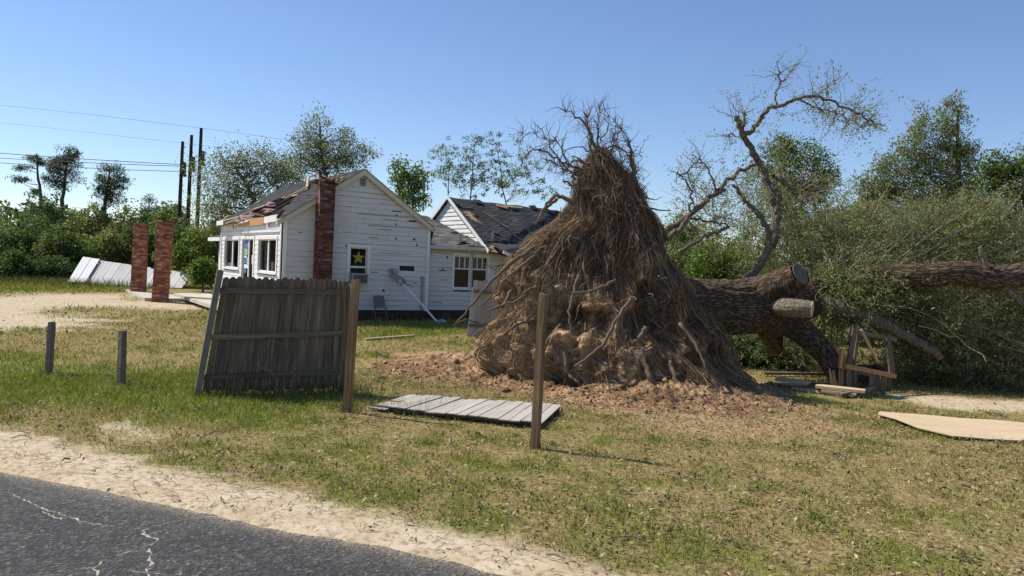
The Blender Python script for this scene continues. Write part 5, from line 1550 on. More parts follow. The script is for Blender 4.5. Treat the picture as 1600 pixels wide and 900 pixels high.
disc(s1[-1], s1[-1] - s1[-2] + Vector((.05, -.02, 0)), .225, 'sawn_end', 'cut', tree)
M['bark_pale'] = bark_mat('pale_stub_bark', (0.13, 0.10, 0.07), (0.40, 0.33, 0.24), (12, 40, 1), 0.7)
s2_ = [at(1205, 474, 15.9), at(1225, 478, 15.5), at(1250, 481, 15.25), at(1268, 483, 15.15)]
trunk_mesh(s2_, [.16, .19, .17, .165], 'stub', 'bark_pale', tree, 60, 12, .35, 9)
disc(s2_[-1], s2_[-1] - s2_[-2], .165, 'sawn_end', 'cutlight', tree)
lA = [at(1200, 495, 16.2), at(1240, 508, 16.1), at(1282, 545, 15.9), at(1306, 580, 15.7), at(1312, 604, 15.6)]
trunk_mesh(lA, [.42, .28, .21, .19, .17], 'limb', 'bark', tree, 60, 12, .5, 12)
lA2 = [at(1195, 500, 16.3), at(1205, 520, 16.5), at(1212, 548, 16.8)]
trunk_mesh(lA2, [.3, .24, .15], 'limb', 'bark', tree, 50, 12, .5, 14)
for i in range(7):       # splintered, orange torn wood at the foot of that limb
    q = at(1300 + 3.2 * i, 606 - abs(i - 2) * 1.5, 15.4); MB().beam(q, q + Vector((random.uniform(-.1, .05), random.uniform(-.05, .1), random.uniform(.15, .38))), .09, .04, (0, 1, 0), .02, .01).obj('splinter', M['splinter'], tree)
for i in range(4):
    q = at(1317 + i * 2.2, 578, 15.45); MB().beam(q, q + Vector((random.uniform(-.02, .05), 0, random.uniform(.25, .48))), .05, .04, (0, 1, 0), .02, .01).obj('splinter', M['splinter'], tree)
limb('limb', [at(1250, 470, 16.8), at(1310, 482, 16.6), at(1365, 500, 16.4), at(1420, 525, 16.2), at(1470, 560, 16.0)], .24, .07, 'bark_grey', tree, 7, .02, 12, 3)
trunk_mesh([at(1255, 462, 17.0), at(1320, 447, 17.1), at(1380, 433, 16.7), at(1440, 431, 16.4), at(1500, 427, 16.2), at(1560, 434, 16.1), at(1640, 420, 16.0), at(1720, 410, 16.0)], [.28, .26, .25, .24, .23, .25, .22, .20], 'limb', 'bark', tree, 70, 14, .7, 21)
limb('limb', [at(1530, 430, 16.0), at(1570, 448, 16.0), at(1600, 475, 16.0), at(1640, 500, 16.0)], .12, .06, 'bark_grey', tree, 6, .02, 10, 6)
limb('limb', [at(1545, 425, 16.0), at(1538, 405, 16.0), at(1530, 384, 16.0)], .06, .04, 'bark_pale', tree, 4, .01, 7, 7)

# ---- standing broken limbs above the trunk
LIMBS = [
    ([(1165, 440, 17.5), (1188, 412, 17.6), (1202, 385, 17.7), (1198, 355, 17.8), (1180, 330, 17.9), (1163, 310, 18), (1145, 290, 18.1)], .15, .05),
    ([(1205, 385, 18), (1215, 340, 18.3), (1205, 300, 18.5), (1190, 262, 18.6), (1178, 240, 18.6), (1163, 215, 18.6), (1150, 180, 18.6)], .15, .085),
    ([(1163, 213, 18.6), (1185, 190, 18.5), (1200, 172, 18.4), (1228, 162, 18.3), (1260, 152, 18.2), (1300, 158, 18.1), (1340, 178, 18.0), (1366, 190, 18)], .095, .02),
    ([(1158, 200, 18.6), (1163, 190, 18.7), (1163, 176, 18.7)], .06, .03),
    ([(1042, 358, 17.6), (1080, 335, 17.8), (1115, 302, 18), (1150, 272, 18.2), (1186, 254, 18.5)], .10, .05), ([(1046, 372, 17.4), (1070, 348, 17.6), (1098, 316, 17.9), (1130, 298, 18.1)], .085, .05),
    ([(1062, 392, 17.2), (1085, 380, 17.4), (1110, 366, 17.6), (1140, 355, 17.8)], .07, .04), ([(1078, 342, 17.7), (1110, 345, 17.8), (1135, 352, 17.8)], .045, .02),
    ([(1078, 330, 17.8), (1080, 305, 17.8), (1072, 285, 17.8), (1058, 270, 17.8)], .045, .02), ([(1062, 276, 17.8), (1080, 262, 17.8), (1094, 248, 17.8)], .03, .015), ([(1118, 298, 18), (1112, 275, 18), (1100, 258, 18), (1093, 246, 18)], .035, .012),
    ([(1214, 164, 18.4), (1213, 145, 18.4), (1220, 130, 18.4), (1235, 112, 18.4), (1248, 96, 18.4)], .035, .006), ([(1220, 132, 18.4), (1217, 120, 18.4), (1218, 112, 18.4)], .02, .006),
    ([(1210, 275, 18.6), (1228, 288, 18.6), (1243, 298, 18.6)], .09, .05), ([(1210, 345, 18.3), (1218, 310, 18.2), (1208, 295, 18.2)], .09, .06),
    ([(1250, 156, 18.2), (1285, 170, 18.2), (1320, 182, 18.3), (1352, 200, 18.3)], .03, .008), ([(1265, 153, 18.2), (1285, 140, 18.1), (1308, 128, 18.1)], .02, .005),
    ([(1160, 215, 18.6), (1150, 212, 18.6), (1142, 210, 18.5), (1138, 215, 18.5)], .02, .008)]
leafP, twp, twr = [], [], []
for i, (pts, r0, r1) in enumerate(LIMBS):
    _, path = limb('limb', [at(*p) for p in pts], r0 * .70, r1 * .75, 'bark_grey', tree, 6, .022, 8, 100 + i)
    n = 26 if i in (2, 15) else 14
    ps, rr = branchlets(path, n, .75, .010, 200 + i, up=.15, spread=.8, start=.25); twp.append(ps); twr.append(rr)
    for q in range(2):
        lp = ps[:, 2 + 2 * q:][:, :3].reshape(-1, 3); rep = 3 if i in (2, 15, 16) else 1
        leafP.append(np.repeat(lp, rep, 0) + rng.normal(0, .07, (len(lp) * rep, 3)))
# ---- the leafy crown lying on the ground
CROWN = [  # px, py, depth, rx, ry(px), depth radius m, weight
    (1262, 400, 18.6, 75, 58, .9, .8), (1350, 385, 19.2, 95, 55, 1.2, 1.1), (1450, 385, 19.4, 100, 50, 1.3, 1.1), (1550, 395, 19.2, 100, 65, 1.3, 1.1), (1650, 420, 19, 90, 90, 1.3, .6),
    (1310, 440, 17.2, 60, 45, .7, .7), (1330, 475, 16.9, 50, 40, .6, .6), (1400, 455, 17.0, 50, 32, .5, .5), (1470, 500, 16.8, 60, 40, .6, .6), (1300, 166, 18.1, 50, 14, .4, .06), (1345, 184, 18.0, 26, 12, .35, .06), (1500, 345, 19.5, 90, 30, 1.0, .6), (1320, 345, 19.5, 60, 30, 1, .4), (1400, 470, 18.0, 75, 50, 1.0, 1.0), (1490, 480, 18.0, 90, 60, 1.2, 1.2), (1580, 490, 17.8, 90, 70, 1.2, 1.1), (1480, 565, 17.4, 80, 45, 1.0, 1.0), (1575, 580, 17.0, 80, 48, .9, 1.1), (1660, 560, 17.2, 70, 70, 1, .5),
    (1420, 545, 17.6, 60, 50, .9, .8), (1205, 345, 20.0, 55, 80, 1.0, .55), (1240, 330, 20.5, 55, 60, 1.0, .45), (1190, 545, 18.8, 60, 35, .8, .45), (1265, 560, 18.2, 45, 32, .6, .35), (1120, 330, 19.0, 60, 55, 1.0, .22), (1185, 215, 18.8, 45, 45, .7, .05), (1090, 330, 18.5, 45, 60, .8, .08), (1130, 290, 18.6, 60, 40, .8, .07)]
NT = 11500; wsum = sum(c[6] for c in CROWN)
sp_, sr_ = [], []
for ci, (px, py, d, rx, ry, rd_, w) in enumerate(CROWN):
    n = int(NT * w / wsum); c = npv(at(px, py, d)); sxm, szm = rx * d / FOC, ry * d / FOC
    q = rng.normal(size=(n, 3)); q /= np.linalg.norm(q, axis=1, keepdims=True); rr_ = rng.random(n) ** (1 / 2.2)
    lump_ = 1 + .28 * fbm(q + ci * 3.3, 2.0, 3)
    p = c + q * (rr_ * lump_)[:, None] * np.array([sxm, rd_, szm])
    dirn = q * .7 + rng.normal(0, .5, (n, 3)); dirn[:, 0] += .35; dirn[:, 2] += .30; dirn /= np.linalg.norm(dirn, axis=1, keepdims=True)
    K_ = 6; ln = rng.uniform(.35, 1.25, n); ps = np.zeros((n, K_, 3)); pp_ = p.copy()
    for k in range(K_):
        ps[:, k] = pp_; dirn = dirn + rng.normal(0, .2, (n, 3)); dirn[:, 2] -= .10; dirn /= np.linalg.norm(dirn, axis=1, keepdims=True); pp_ = pp_ + dirn * (ln / K_)[:, None]
    ps[:, :, 2] = np.maximum(ps[:, :, 2], .03)
    sp_.append(ps); sr_.append((.007 * rng.uniform(.5, 1.9, n))[:, None] * np.linspace(1, .3, K_)[None])
sp_ = np.concatenate(sp_); sr_ = np.concatenate(sr_)
V, Fq = tubes_np(sp_[::2], sr_[::2], 3)
V2, F2 = tubes_np(np.concatenate(twp)[:, ::1], np.concatenate(twr), 4)
V, Fq = merge([(V, Fq), (V2, F2)])
M['twig'] = island_mat('grey_twigs', [(0, (.08, .06, .042)), (.5, (.20, .16, .11)), (1, (.40, .33, .23))], .95, .3, 6, spec=.1)
link('twigs', np_mesh('twigs', V, Fq), M['twig'], tree, kind='stuff')
# long bare boughs sweeping through and out of the crown
g_ = np.random.default_rng(314)
bp, br = [], []
for (x0, y0, x1, y1, d0, d1, n, r) in ((1270, 460, 1420, 350, 17.0, 18.8, 5, .026), (1330, 450, 1560, 350, 17.2, 18.8, 7, .026), (1430, 440, 1640, 390, 16.6, 18.4, 5, .024), (1330, 480, 1500, 560, 16.6, 16.9, 6, .022), (1450, 480, 1620, 560, 16.6, 16.4, 6, .022), (1260, 440, 1300, 345, 17.2, 19.0, 4, .022), (1400, 440, 1480, 335, 17.0, 18.8, 4, .022)):
    for k in range(n):
        a0 = npv(at(x0 + g_.normal(0, 22), y0 + g_.normal(0, 14), d0 + g_.normal(0, .3))); a1 = npv(at(x1 + g_.normal(0, 48), y1 + g_.normal(0, 22), d1 - abs(g_.normal(0, .5))))
        m_ = .5 * (a0 + a1) + g_.normal(0, .22, 3); m_[2] += .12
        t = np.linspace(0, 1, 9)[:, None]; q = (1 - t) ** 2 * a0 + 2 * t * (1 - t) * m_ + t ** 2 * a1 + g_.normal(0, .025, (9, 3))
        bp.append(q); br.append(r * g_.uniform(.4, 1.1) * np.linspace(1, .2, 9))
bp = np.array(bp); bp[:, :, 2] = np.maximum(bp[:, :, 2], .05)
V, Fq = tubes_np(bp, np.array(br), 6)
link('boughs', np_mesh('boughs', V, Fq, True), M['twig'], tree, kind='stuff')
LP = sp_[:, 1:].reshape(-1, 3); rep = 6
keepl = fbm(LP, 1.5, 3) + .10 * rng.normal(size=len(LP)) > -.16
LP = LP[keepl]
LP = np.repeat(LP, rep, 0) + rng.normal(0, .05, (len(LP) * rep, 3))
LP[:, 2] = np.maximum(LP[:, 2], .02)
LP = np.concatenate([LP] + leafP)
V, Fq = leaf_quads(LP, rng.uniform(.04, .075, len(LP)), .40, .35)
M['oak_leaf'] = island_mat('oak_leaf', [(0, (.075, .092, .036)), (.35, (.175, .20, .078)), (.7, (.29, .315, .13)), (.92, (.41, .41, .20)), (1, (.50, .46, .26))], .6, .35, .9, .48)
link('crown', np_mesh('crown', V, Fq), M['oak_leaf'], tree, kind='stuff')
print('OAK LEAVES', len(LP))

# ================================================================== standing trees and shrubs
LEAFM = {
    'deep': [(0, (0.031, 0.054, 0.021)), (.4, (0.071, 0.113, 0.037)), (.8, (0.122, 0.172, 0.057)), (1, (0.199, 0.234, 0.085))],
    'mid': [(0, (0.049, 0.074, 0.026)), (.4, (0.103, 0.148, 0.046)), (.8, (0.173, 0.221, 0.071)), (1, (0.276, 0.295, 0.122))],
    'olive': [(0, (0.079, 0.096, 0.038)), (.4, (0.161, 0.189, 0.070)), (.8, (0.271, 0.294, 0.112)), (1, (0.420, 0.411, 0.193))],
    'sage': [(0, (.08, .09, .045)), (.4, (.17, .185, .085)), (.8, (.27, .285, .13)), (1, (.38, .37, .20))],
    'pine': [(0, (0.024, 0.041, 0.022)), (.4, (0.048, 0.075, 0.034)), (.8, (0.088, 0.122, 0.058)), (1, (0.145, 0.170, 0.085))],
    'pale': [(0, (0.056, 0.088, 0.029)), (.4, (0.112, 0.160, 0.054)), (.8, (0.184, 0.240, 0.088)), (1, (0.288, 0.320, 0.136))],
    'bright': [(0, (0.058, 0.097, 0.023)), (.4, (0.128, 0.187, 0.047)), (.8, (0.199, 0.261, 0.074)), (1, (0.308, 0.340, 0.128))]}
for k_, st_ in LEAFM.items(): M['leaf_' + k_] = island_mat('leaf_' + k_, st_, .55, .4, .7, .50)
def px_tree(name, label, cat, bx, by, d, blobs, kind, leaf=.16, ncl=90, per=60, cl=.45, trunk_r=.14, group=None, trunk_top=None, hollow=.35, aspect=.5, limbs=1.0, flat=1.0, leanpts=None, seed=0, up=.35, zmin=.1, sweep=None, jit=0.0):
    """blobs: (px,py,rx,ry) crown masses at depth d; the foot stands on the ground below bx"""
    g = np.random.default_rng(seed + abs(int(bx)))
    base = Vector((at(bx, by, d).x, d, 0))
    t = thing(name, base, label, cat, group)
    cs, ws = [], []
    for (px, py, rx, ry) in blobs:
        c = npv(at(px, py, d)); a = rx * d / FOC; b = ry * d / FOC
        cs.append((c, a, b)); ws.append(a * b)
    ws = np.array(ws) / sum(ws)
    top = max(c[2] + b for c, a, b in cs); topi = int(np.argmax([c[2] for c, a, b in cs]))
    tt = npv(at(*trunk_top, d)) if trunk_top else cs[topi][0]
    mids = [npv(at(x, y, d)) for x, y in leanpts] if leanpts else [npv(base) * .55 + tt * .45 + g.normal(0, .02, 3) * (tt[2])]
    tpth = curvy([npv(base) - np.array([0, 0, .2])] + mids + [tt], 6, .012 * tt[2] / 5, seed)
    K_ = len(tpth)
    rad = [trunk_r * (1 - .82 * i / (K_ - 1)) for i in range(K_)]
    tk = MB().tube([Vector(p) for p in tpth], rad, 9, True, .06).obj('trunk', M['bark_dark'], t, smooth=True)
    # leaf clusters spread in the shells of the masses
    cl_c = []
    for (c, a, b), w in zip(cs, ws):
        n = max(4, int(ncl * w)); q = g.normal(size=(n, 3)); q /= np.linalg.norm(q, axis=1, keepdims=True)
        rr_ = (hollow + (1 - hollow) * g.random(n)) ** .6 * (1 + .22 * g.normal(size=n)).clip(.6, 1.35)
        cl_c.append(c + q * rr_[:, None] * np.array([a, max(a, b) * .8 * (1 if a < 4 else .6), b]))
    cl_c = np.concatenate(cl_c); cl_c = cl_c + g.normal(0, jit, cl_c.shape); cl_c[:, 2] = np.maximum(cl_c[:, 2], zmin)
    # branches from trunk to clusters
    nb_ = int(min(len(cl_c) * limbs, 30 + .22 * len(cl_c) * limbs)); idx = g.permutation(len(cl_c))[:nb_]
    if nb_ > 1:
        e = cl_c[idx]; zst = np.clip(e[:, 2] - g.uniform(.1, .5, nb_) * (.3 + np.hypot(e[:, 0] - tt[0], e[:, 1] - tt[1])), .2, tt[2] * .98)
        st_i = np.array([np.argmin(np.abs(tpth[:, 2] - z)) for z in zst]); s = tpth[st_i]
        m1 = s * .5 + e * .5 + np.array([0, 0, .12]) * np.linalg.norm(e - s, axis=1, keepdims=True) * g.uniform(-1, 1, (nb_, 1)) + g.normal(0, .1, (nb_, 3))
        ps = np.stack([s, s * .65 + m1 * .35, m1, m1 * .45 + e * .55, e], 1)
        rd_ = (trunk_r * .15 * g.uniform(.4, 1.2, nb_))[:, None] * np.array([1, .8, .6, .42, .25])[None]
        V, Fq = tubes_np(ps, rd_, 4)
        link('branches', np_mesh('branches', V, Fq), M['bark_dark'], t, kind='stuff')
    n = per; csz = cl * g.uniform(.55, 1.35, len(cl_c))
    P = np.repeat(cl_c, n, 0) + g.normal(size=(len(cl_c) * n, 3)).clip(-1.6, 1.6) * np.repeat(csz, n)[:, None] * np.array([1, 1, flat]) * .62
    if sweep is not None: P += np.array(sweep)[None] * g.normal(size=(len(P), 1)) * np.repeat(csz, n)[:, None]
    P[:, 2] = np.maximum(P[:, 2], .03)
    V, Fq = leaf_quads(P, leaf * g.uniform(.6, 1.35, len(P)), aspect, up)
    link('crown', np_mesh('crown', V, Fq), M['leaf_' + kind], t, kind='stuff')
    return t
# pines at the far left
px_tree('pine_tree', 'thin tall pine, leftmost, with sparse clumps down one side', 'tree', 66, 400, 62, [(52, 246, 14, 8), (38, 262, 14, 7), (35, 280, 16, 7), (50, 300, 14, 6), (62, 255, 9, 8), (58, 330, 12, 12)], 'pine', .30, 46, 46, .42, .20, 'pines on the left', trunk_top=(57, 240), hollow=.2, aspect=.16, flat=.55, leanpts=[(67, 345), (60, 280)], seed=1)
px_tree('pine_tree', 'tallest pine of the left group with a ragged dark crown', 'tree', 94, 400, 62, [(108, 240, 16, 11), (98, 256, 24, 12), (84, 275, 18, 12), (110, 272, 18, 10), (96, 290, 18, 8), (112, 250, 14, 14), (80, 262, 8, 6)], 'pine', .30, 90, 50, .45, .24, 'pines on the left', trunk_top=(108, 232), hollow=.2, aspect=.16, flat=.6, leanpts=[(96, 340), (101, 285)], seed=2)
px_tree('pine_tree', 'round-topped pine standing right of the tallest pine', 'tree', 160, 400, 62, [(174, 266, 18, 10), (162, 280, 14, 12), (186, 284, 16, 13), (172, 300, 24, 10), (180, 312, 14, 8), (160, 296, 10, 8)], 'pine', .30, 80, 50, .45, .22, 'pines on the left', trunk_top=(172, 262), hollow=.2, aspect=.16, flat=.65, leanpts=[(162, 340), (167, 300)], seed=3)
px_tree('pine_tree', 'small pine topping the thicket left of the utility poles', 'tree', 234, 400, 66, [(233, 312, 10, 6), (232, 325, 12, 8), (236, 338, 10, 8)], 'pine', .28, 26, 40, .35, .14, 'pines on the left', aspect=.16, flat=.6, seed=4)
mids = [(75, 345, 30, 36, 'deep', 58, 'dark bushy tree below the two tall pines'), (140, 345, 40, 32, 'olive', 60, 'brownish-green tree between the pines'), (205, 345, 32, 28, 'mid', 64, 'pale rounded tree top left of the utility poles'), (245, 345, 26, 20, 'deep', 60, 'dark tree behind the brick columns'), (270, 340, 22, 22, 'mid', 58, 'light green tree at the foot of the utility poles'), (15, 368, 26, 24, 'deep', 56, 'dark tree at the left picture edge'), (-60, 350, 50, 45, 'deep', 56, 'dark tree beyond the left picture edge')]
for i, (x, y, rx, ry, kd_, d, lab) in enumerate(mids):
    px_tree('broadleaf_tree', lab, 'tree', x, 400, d, [(x, y, rx, ry), (x - rx * .5, y + ry * .5, rx * .7, ry * .7), (x + rx * .5, y + ry * .5, rx * .7, ry * .7), (x, y + ry * 1.1, rx * 1.1, ry * .7)], kd_, .24, 90, 48, .5, .16, 'trees behind the drive', hollow=.4, seed=20 + i)
shr = [(0, 395, 40, 44, 'mid', 47), (50, 388, 42, 40, 'deep', 48), (90, 392, 30, 38, 'mid', 47), (128, 400, 40, 32, 'bright', 48), (165, 392, 34, 36, 'olive', 49), (208, 385, 32, 40, 'deep', 50), (240, 395, 26, 36, 'mid', 50), (272, 385, 28, 42, 'mid', 47), (305, 390, 30, 46, 'bright', 46), (318, 425, 16, 16, 'bright', 42), (20, 415, 36, 22, 'deep', 45), (85, 420, 34, 16, 'deep', 45.5), (-60, 400, 50, 45, 'mid', 46), (330, 380, 24, 50, 'mid', 48), (360, 370, 30, 45, 'deep', 50)]
shr_lab = ['broad green shrub at the left edge of the thicket', 'dark shrub, second from the left in the thicket', 'mid-green shrub below the tallest pine', 'bright green rounded shrub left of the fallen canopy', 'olive shrub just above the fallen canopy', 'dark shrub behind the farther brick column', 'green shrub between the two brick columns', 'green shrub right of the nearer brick column', 'bright leafy shrub between columns and house', 'small bright bush at the corner of the house', 'low dark bush at the far left foot of the thicket', 'low dark bush beside the canopy end', 'shrub beyond the left picture edge', 'green shrub beside the side wing of the house', 'dark shrub behind the side wing of the house']
for i, (x, y, rx, ry, kd_, d) in enumerate(shr):
    px_tree('shrub', shr_lab[i], 'shrub', x, 430, d, [(x, y, rx * .8, ry * .85), (x - rx * .5, y + ry * .35, rx * .6, ry * .6), (x + rx * .5, y + ry * .3, rx * .6, ry * .6), (x + rx * .1, y - ry * .5, rx * .5, ry * .5)], kd_, .17, 85, 60, .36, .07, 'shrubs of the left thicket', hollow=.45, seed=60 + i, limbs=.4)
# trees behind the house
px_tree('leaning_tree', 'wind-combed olive tree sweeping up behind the left of the house roof', 'tree', 400, 400, 40, [(345, 290, 40, 40), (330, 335, 40, 35), (372, 262, 34, 34), (395, 300, 40, 34), (385, 245, 22, 18), (420, 270, 34, 30), (440, 300, 34, 20), (360, 330, 40, 30), (320, 270, 20, 24), (410, 245, 26, 20), (440, 262, 30, 26), (455, 285, 30, 20), (350, 255, 22, 20)], 'sage', .11, 470, 36, .30, .2, 'trees behind the house', trunk_top=(360, 250), leanpts=[(400, 330), (385, 290)], hollow=.15, seed=101, limbs=.9, sweep=(-.9, 0, .8))
px_tree('leaning_tree', 'taller olive tree rising directly behind the house gable', 'tree', 520, 400, 42, [(490, 215, 32, 28), (520, 235, 42, 26), (470, 245, 34, 24), (560, 240, 30, 16), (505, 255, 45, 18), (450, 265, 30, 20), (545, 212, 14, 14), (585, 238, 12, 5), (500, 190, 18, 12), (540, 258, 30, 12)], 'sage', .11, 360, 36, .28, .2, 'trees behind the house', trunk_top=(500, 190), leanpts=[(515, 320), (505, 255)], hollow=.15, seed=102, limbs=.9, sweep=(-.35, 0, .6))
px_tree('broadleaf_tree', 'small bright green tree right of the gable peak', 'tree', 640, 400, 40, [(640, 290, 26, 26), (625, 278, 16, 18), (655, 275, 16, 14), (640, 315, 30, 16), (618, 262, 8, 12)], 'bright', .16, 70, 50, .34, .12, 'trees behind the house', hollow=.2, seed=103)
for i, (x, tops, lab) in enumerate(((745, [(742, 222, 13, 7), (738, 240, 16, 7), (760, 232, 12, 6), (720, 256, 16, 7), (768, 252, 14, 6), (742, 268, 22, 8), (756, 285, 24, 8), (730, 290, 18, 7)], 'sparse feathery tree above the middle of the rear roof'), (700, [(702, 240, 14, 5), (685, 248, 10, 5), (700, 262, 18, 7), (712, 275, 14, 6), (690, 272, 12, 5)], 'thin feathery sapling above the rear gable peak'), (805, [(792, 246, 14, 7), (815, 225, 12, 5), (805, 265, 20, 8), (785, 272, 16, 7), (830, 270, 14, 6), (800, 290, 22, 7), (838, 292, 18, 7), (860, 300, 12, 6), (775, 222, 10, 4)], 'sparse feathery tree at the right end of the rear roof'))):
    px_tree('feathery_tree', lab, 'tree', x, 380, 44, tops, 'mid', .13, 110 if i != 1 else 60, 26, .20, .08, 'feathery trees behind the rear roof', hollow=.05, seed=110 + i, flat=.8, jit=.38, limbs=1, aspect=.4)
# right-hand trees
px_tree('broadleaf_tree', 'round green tree standing behind the upright broken limbs', 'tree', 1240, 400, 40, [(1245, 250, 40, 32), (1275, 285, 34, 32), (1212, 285, 38, 38), (1250, 315, 50, 32), (1225, 235, 20, 18)], 'mid', .15, 210, 60, .42, .2, 'trees on the right', hollow=.3, seed=120)
px_tree('cedar_tree', 'tall twin-topped cedar rising on the right', 'tree', 1492, 420, 34, [(1488, 180, 22, 28), (1438, 195, 16, 26), (1485, 230, 34, 30), (1430, 240, 32, 32), (1395, 265, 36, 26), (1470, 275, 46, 30), (1375, 298, 38, 24), (1430, 310, 54, 28), (1350, 290, 22, 14), (1500, 310, 34, 34), (1370, 320, 26, 18), (1512, 250, 14, 24)], 'olive', .13, 480, 56, .36, .2, 'trees on the right', trunk_top=(1496, 165), leanpts=[(1496, 330), (1498, 240)], hollow=.2, seed=121, aspect=.38)
px_tree('broadleaf_tree', 'bright green tree between the cedar and the right edge', 'tree', 1550, 400, 38, [(1555, 268, 30, 36), (1582, 285, 32, 34), (1535, 300, 34, 38), (1605, 300, 36, 34)], 'mid', .16, 130, 60, .4, .16, 'trees on the right', hollow=.35, seed=122)
px_tree('broadleaf_tree', 'dark green tree low behind the cedar', 'tree', 1510, 400, 37, [(1505, 335, 40, 30), (1460, 340, 40, 24), (1560, 340, 40, 28), (1610, 340, 40, 34)], 'deep', .16, 120, 55, .4, .14, 'trees on the right', hollow=.35, seed=123)
und = [(1085, 395, 34, 26, 'mid', 30, 'green bush showing between root ball and trunk'), (1120, 400, 40, 36, 'bright', 28, 'bright green bush behind the trunk'), (1170, 395, 40, 40, 'bright', 29, 'leafy green bush behind the sawn stub'), (1070, 360, 26, 18, 'olive', 34, 'low olive bush right beside the root ball'), (1330, 345, 40, 26, 'olive', 30, 'olive bush in the gap left of the cedar'), (1290, 365, 40, 40, 'olive', 31, 'olive bush behind the middle of the fallen crown'), (1400, 355, 50, 35, 'olive', 30, 'olive bush at the foot of the cedar'), (1500, 370, 60, 40, 'deep', 29, 'dark bush behind the right of the fallen crown'), (1600, 380, 60, 45, 'mid', 29, 'green bush at the right picture edge'), (1700, 380, 60, 60, 'mid', 29, 'bush beyond the right picture edge'), (1200, 430, 60, 40, 'deep', 27, 'dark bush low behind the trunk'), (1330, 440, 60, 50, 'deep', 27, 'dark bush low behind the fallen crown'), (1450, 450, 70, 50, 'deep', 27, 'dark bush behind the big bare limb'), (1580, 450, 70, 55, 'deep', 27, 'dark bush low at the right edge'), (1165, 545, 55, 22, 'deep', 19.0, 'dark low bush added to fill the shadow right under the trunk'), (1245, 545, 45, 24, 'deep', 19.6, 'dark low bush added to fill the shadow between the trunk and the coop')]  # last two: dark leaves added to deepen the shadow below the trunk
for i, (x, y, rx, ry, kd_, d, lab) in enumerate(und):
    px_tree('bush', lab, 'bush', x, 470, d, [(x, y, rx, ry), (x - rx * .5, y + ry * .6, rx * .7, ry * .7), (x + rx * .5, y + ry * .6, rx * .7, ry * .7), (x, y + ry * 1.4, rx, ry * .9)], kd_, .12, 95, 62, .34, .06, 'bushes behind the fallen oak', hollow=.45, seed=140 + i, limbs=.4)
# twig of a tree reaching in from the right edge
px_tree('bare_tree', 'thin bare branches reaching in at the right edge', 'tree', 1680, 400, 26, [(1592, 232, 14, 5), (1640, 225, 40, 25)], 'olive', .09, 26, 18, .25, .1, None, seed=170, hollow=.1, trunk_top=(1600, 232))
# far wood that closes the horizon
gw = np.random.default_rng(5); n = 52000
ang = gw.uniform(-1.1, 1.1, n); dist = 95 + gw.uniform(0, 25, n)
hgt = 5.5 + 3.0 * fbm(np.stack([ang * 14, 0 * ang, 0 * ang], -1), 1.0, 4) + 1.2 * fbm(np.stack([ang * 60, 0 * ang, 0 * ang], -1), 1.0, 3)
P = np.stack([np.sin(ang) * dist, np.cos(ang) * dist, hgt * gw.random(n) ** .7], -1)
V, Fq = leaf_quads(P, gw.uniform(.4, .9, n), .6, .3)
props(link('distant_wood', np_mesh('distant_wood', V, Fq), M['leaf_deep'], kind='stuff'), 'distant dark green wood along the horizon', 'wood')

# ================================================================== grass, weeds, leaf litter
def scatter(n, d0, d1, amax, g, power=1.0):
    """area-uniform (power 1) points in the wedge of ground before the camera"""
    r = np.sqrt(d0 ** 2 + (d1 ** 2 - d0 ** 2) * g.random(n) ** power)
    a = g.uniform(-amax, amax, n)
    return r * np.sin(a), r * np.cos(a)
NOGRASS = [P_PANEL, P_PLY, P_ROOT, P_SLAB]
def clear(x, y):
    ok = np.ones(len(x), bool)
    for p in NOGRASS: ok &= sdf_poly(x, y, p) > .02
    ok &= sdf_poly(x, y, P_HOUSE) > .05
    return ok
def blades(n, d0, d1, hmin, hmax, wid, g, dens_sand=.10, power=1.0):
    x, y = scatter(n, d0, d1, .80, g, power)
    sand, dirt, grn, dry, rd = masks(x, y)
    tuft = fbm(xy0(x, y) + 70, 5.0, 3)
    keepp = (1 - sand) ** 1.6 * (1 - dirt * .96) * (.38 + .42 * grn + .55 * tuft).clip(.04, 1) + dens_sand * (tuft > .35) * (1 - dirt)
    k = (g.random(n) < keepp) & (rd > .10) & clear(x, y)
    x, y, grn, tuft = x[k], y[k], grn[k], tuft[k]; m = len(x)
    h = hmin + (hmax - hmin) * g.random(m) ** 1.8 * (.45 + .75 * grn) * (1 + .8 * np.maximum(0, tuft))
    d = np.hypot(x, y); w = wid * g.uniform(.6, 1.4, m) * np.maximum(1, d / 9)
    a = g.uniform(0, 2 * math.pi, m); ln = g.normal(0, .45, (m, 2)) * h[:, None]
    b = np.stack([x, y, np.full(m, -.012)], -1)
    s = np.stack([np.cos(a) * w, np.sin(a) * w, 0 * w], -1)
    t = b + np.stack([ln[:, 0], ln[:, 1], h], -1)
    V = np.stack([b - s, b + s, t], 1).reshape(-1, 3)
    gattr = np.clip(grn * .95 + .25 * g.normal(size=m) + .12, 0, 1)
    return V, np.repeat(gattr, 3)
gg = np.random.default_rng(11)
B1, a1_ = blades(430000, 5.2, 15, .022, .085, .0035, gg)
B2, a2_ = blades(300000, 15, 27, .025, .11, .0042, gg)
B3, a3_ = blades(170000, 27, 52, .03, .16, .0060, gg, .02)
V = np.concatenate([B1, B2, B3]); at3 = np.concatenate([a1_, a2_, a3_])
print('BLADES', len(V) // 3)
M['grass'] = island_mat('grass_blades', [(0, (.18, .135, .045)), (.4, (.36, .29, .105)), (.8, (.54, .44, .185)), (1, (.64, .54, .28))], .7, .2, 3, .25, None, 'g', [(0, (.085, .125, .014)), (.45, (.190, .240, .036)), (.85, (.30, .325, .066)), (1, (.42, .39, .11))])
props(link('grass', np_mesh('grass', V, np.arange(len(V)).reshape(-1, 3), False, {'g': at3}), M['grass'], kind='stuff'), 'patchy green and straw-coloured grass over the whole yard', 'grass')
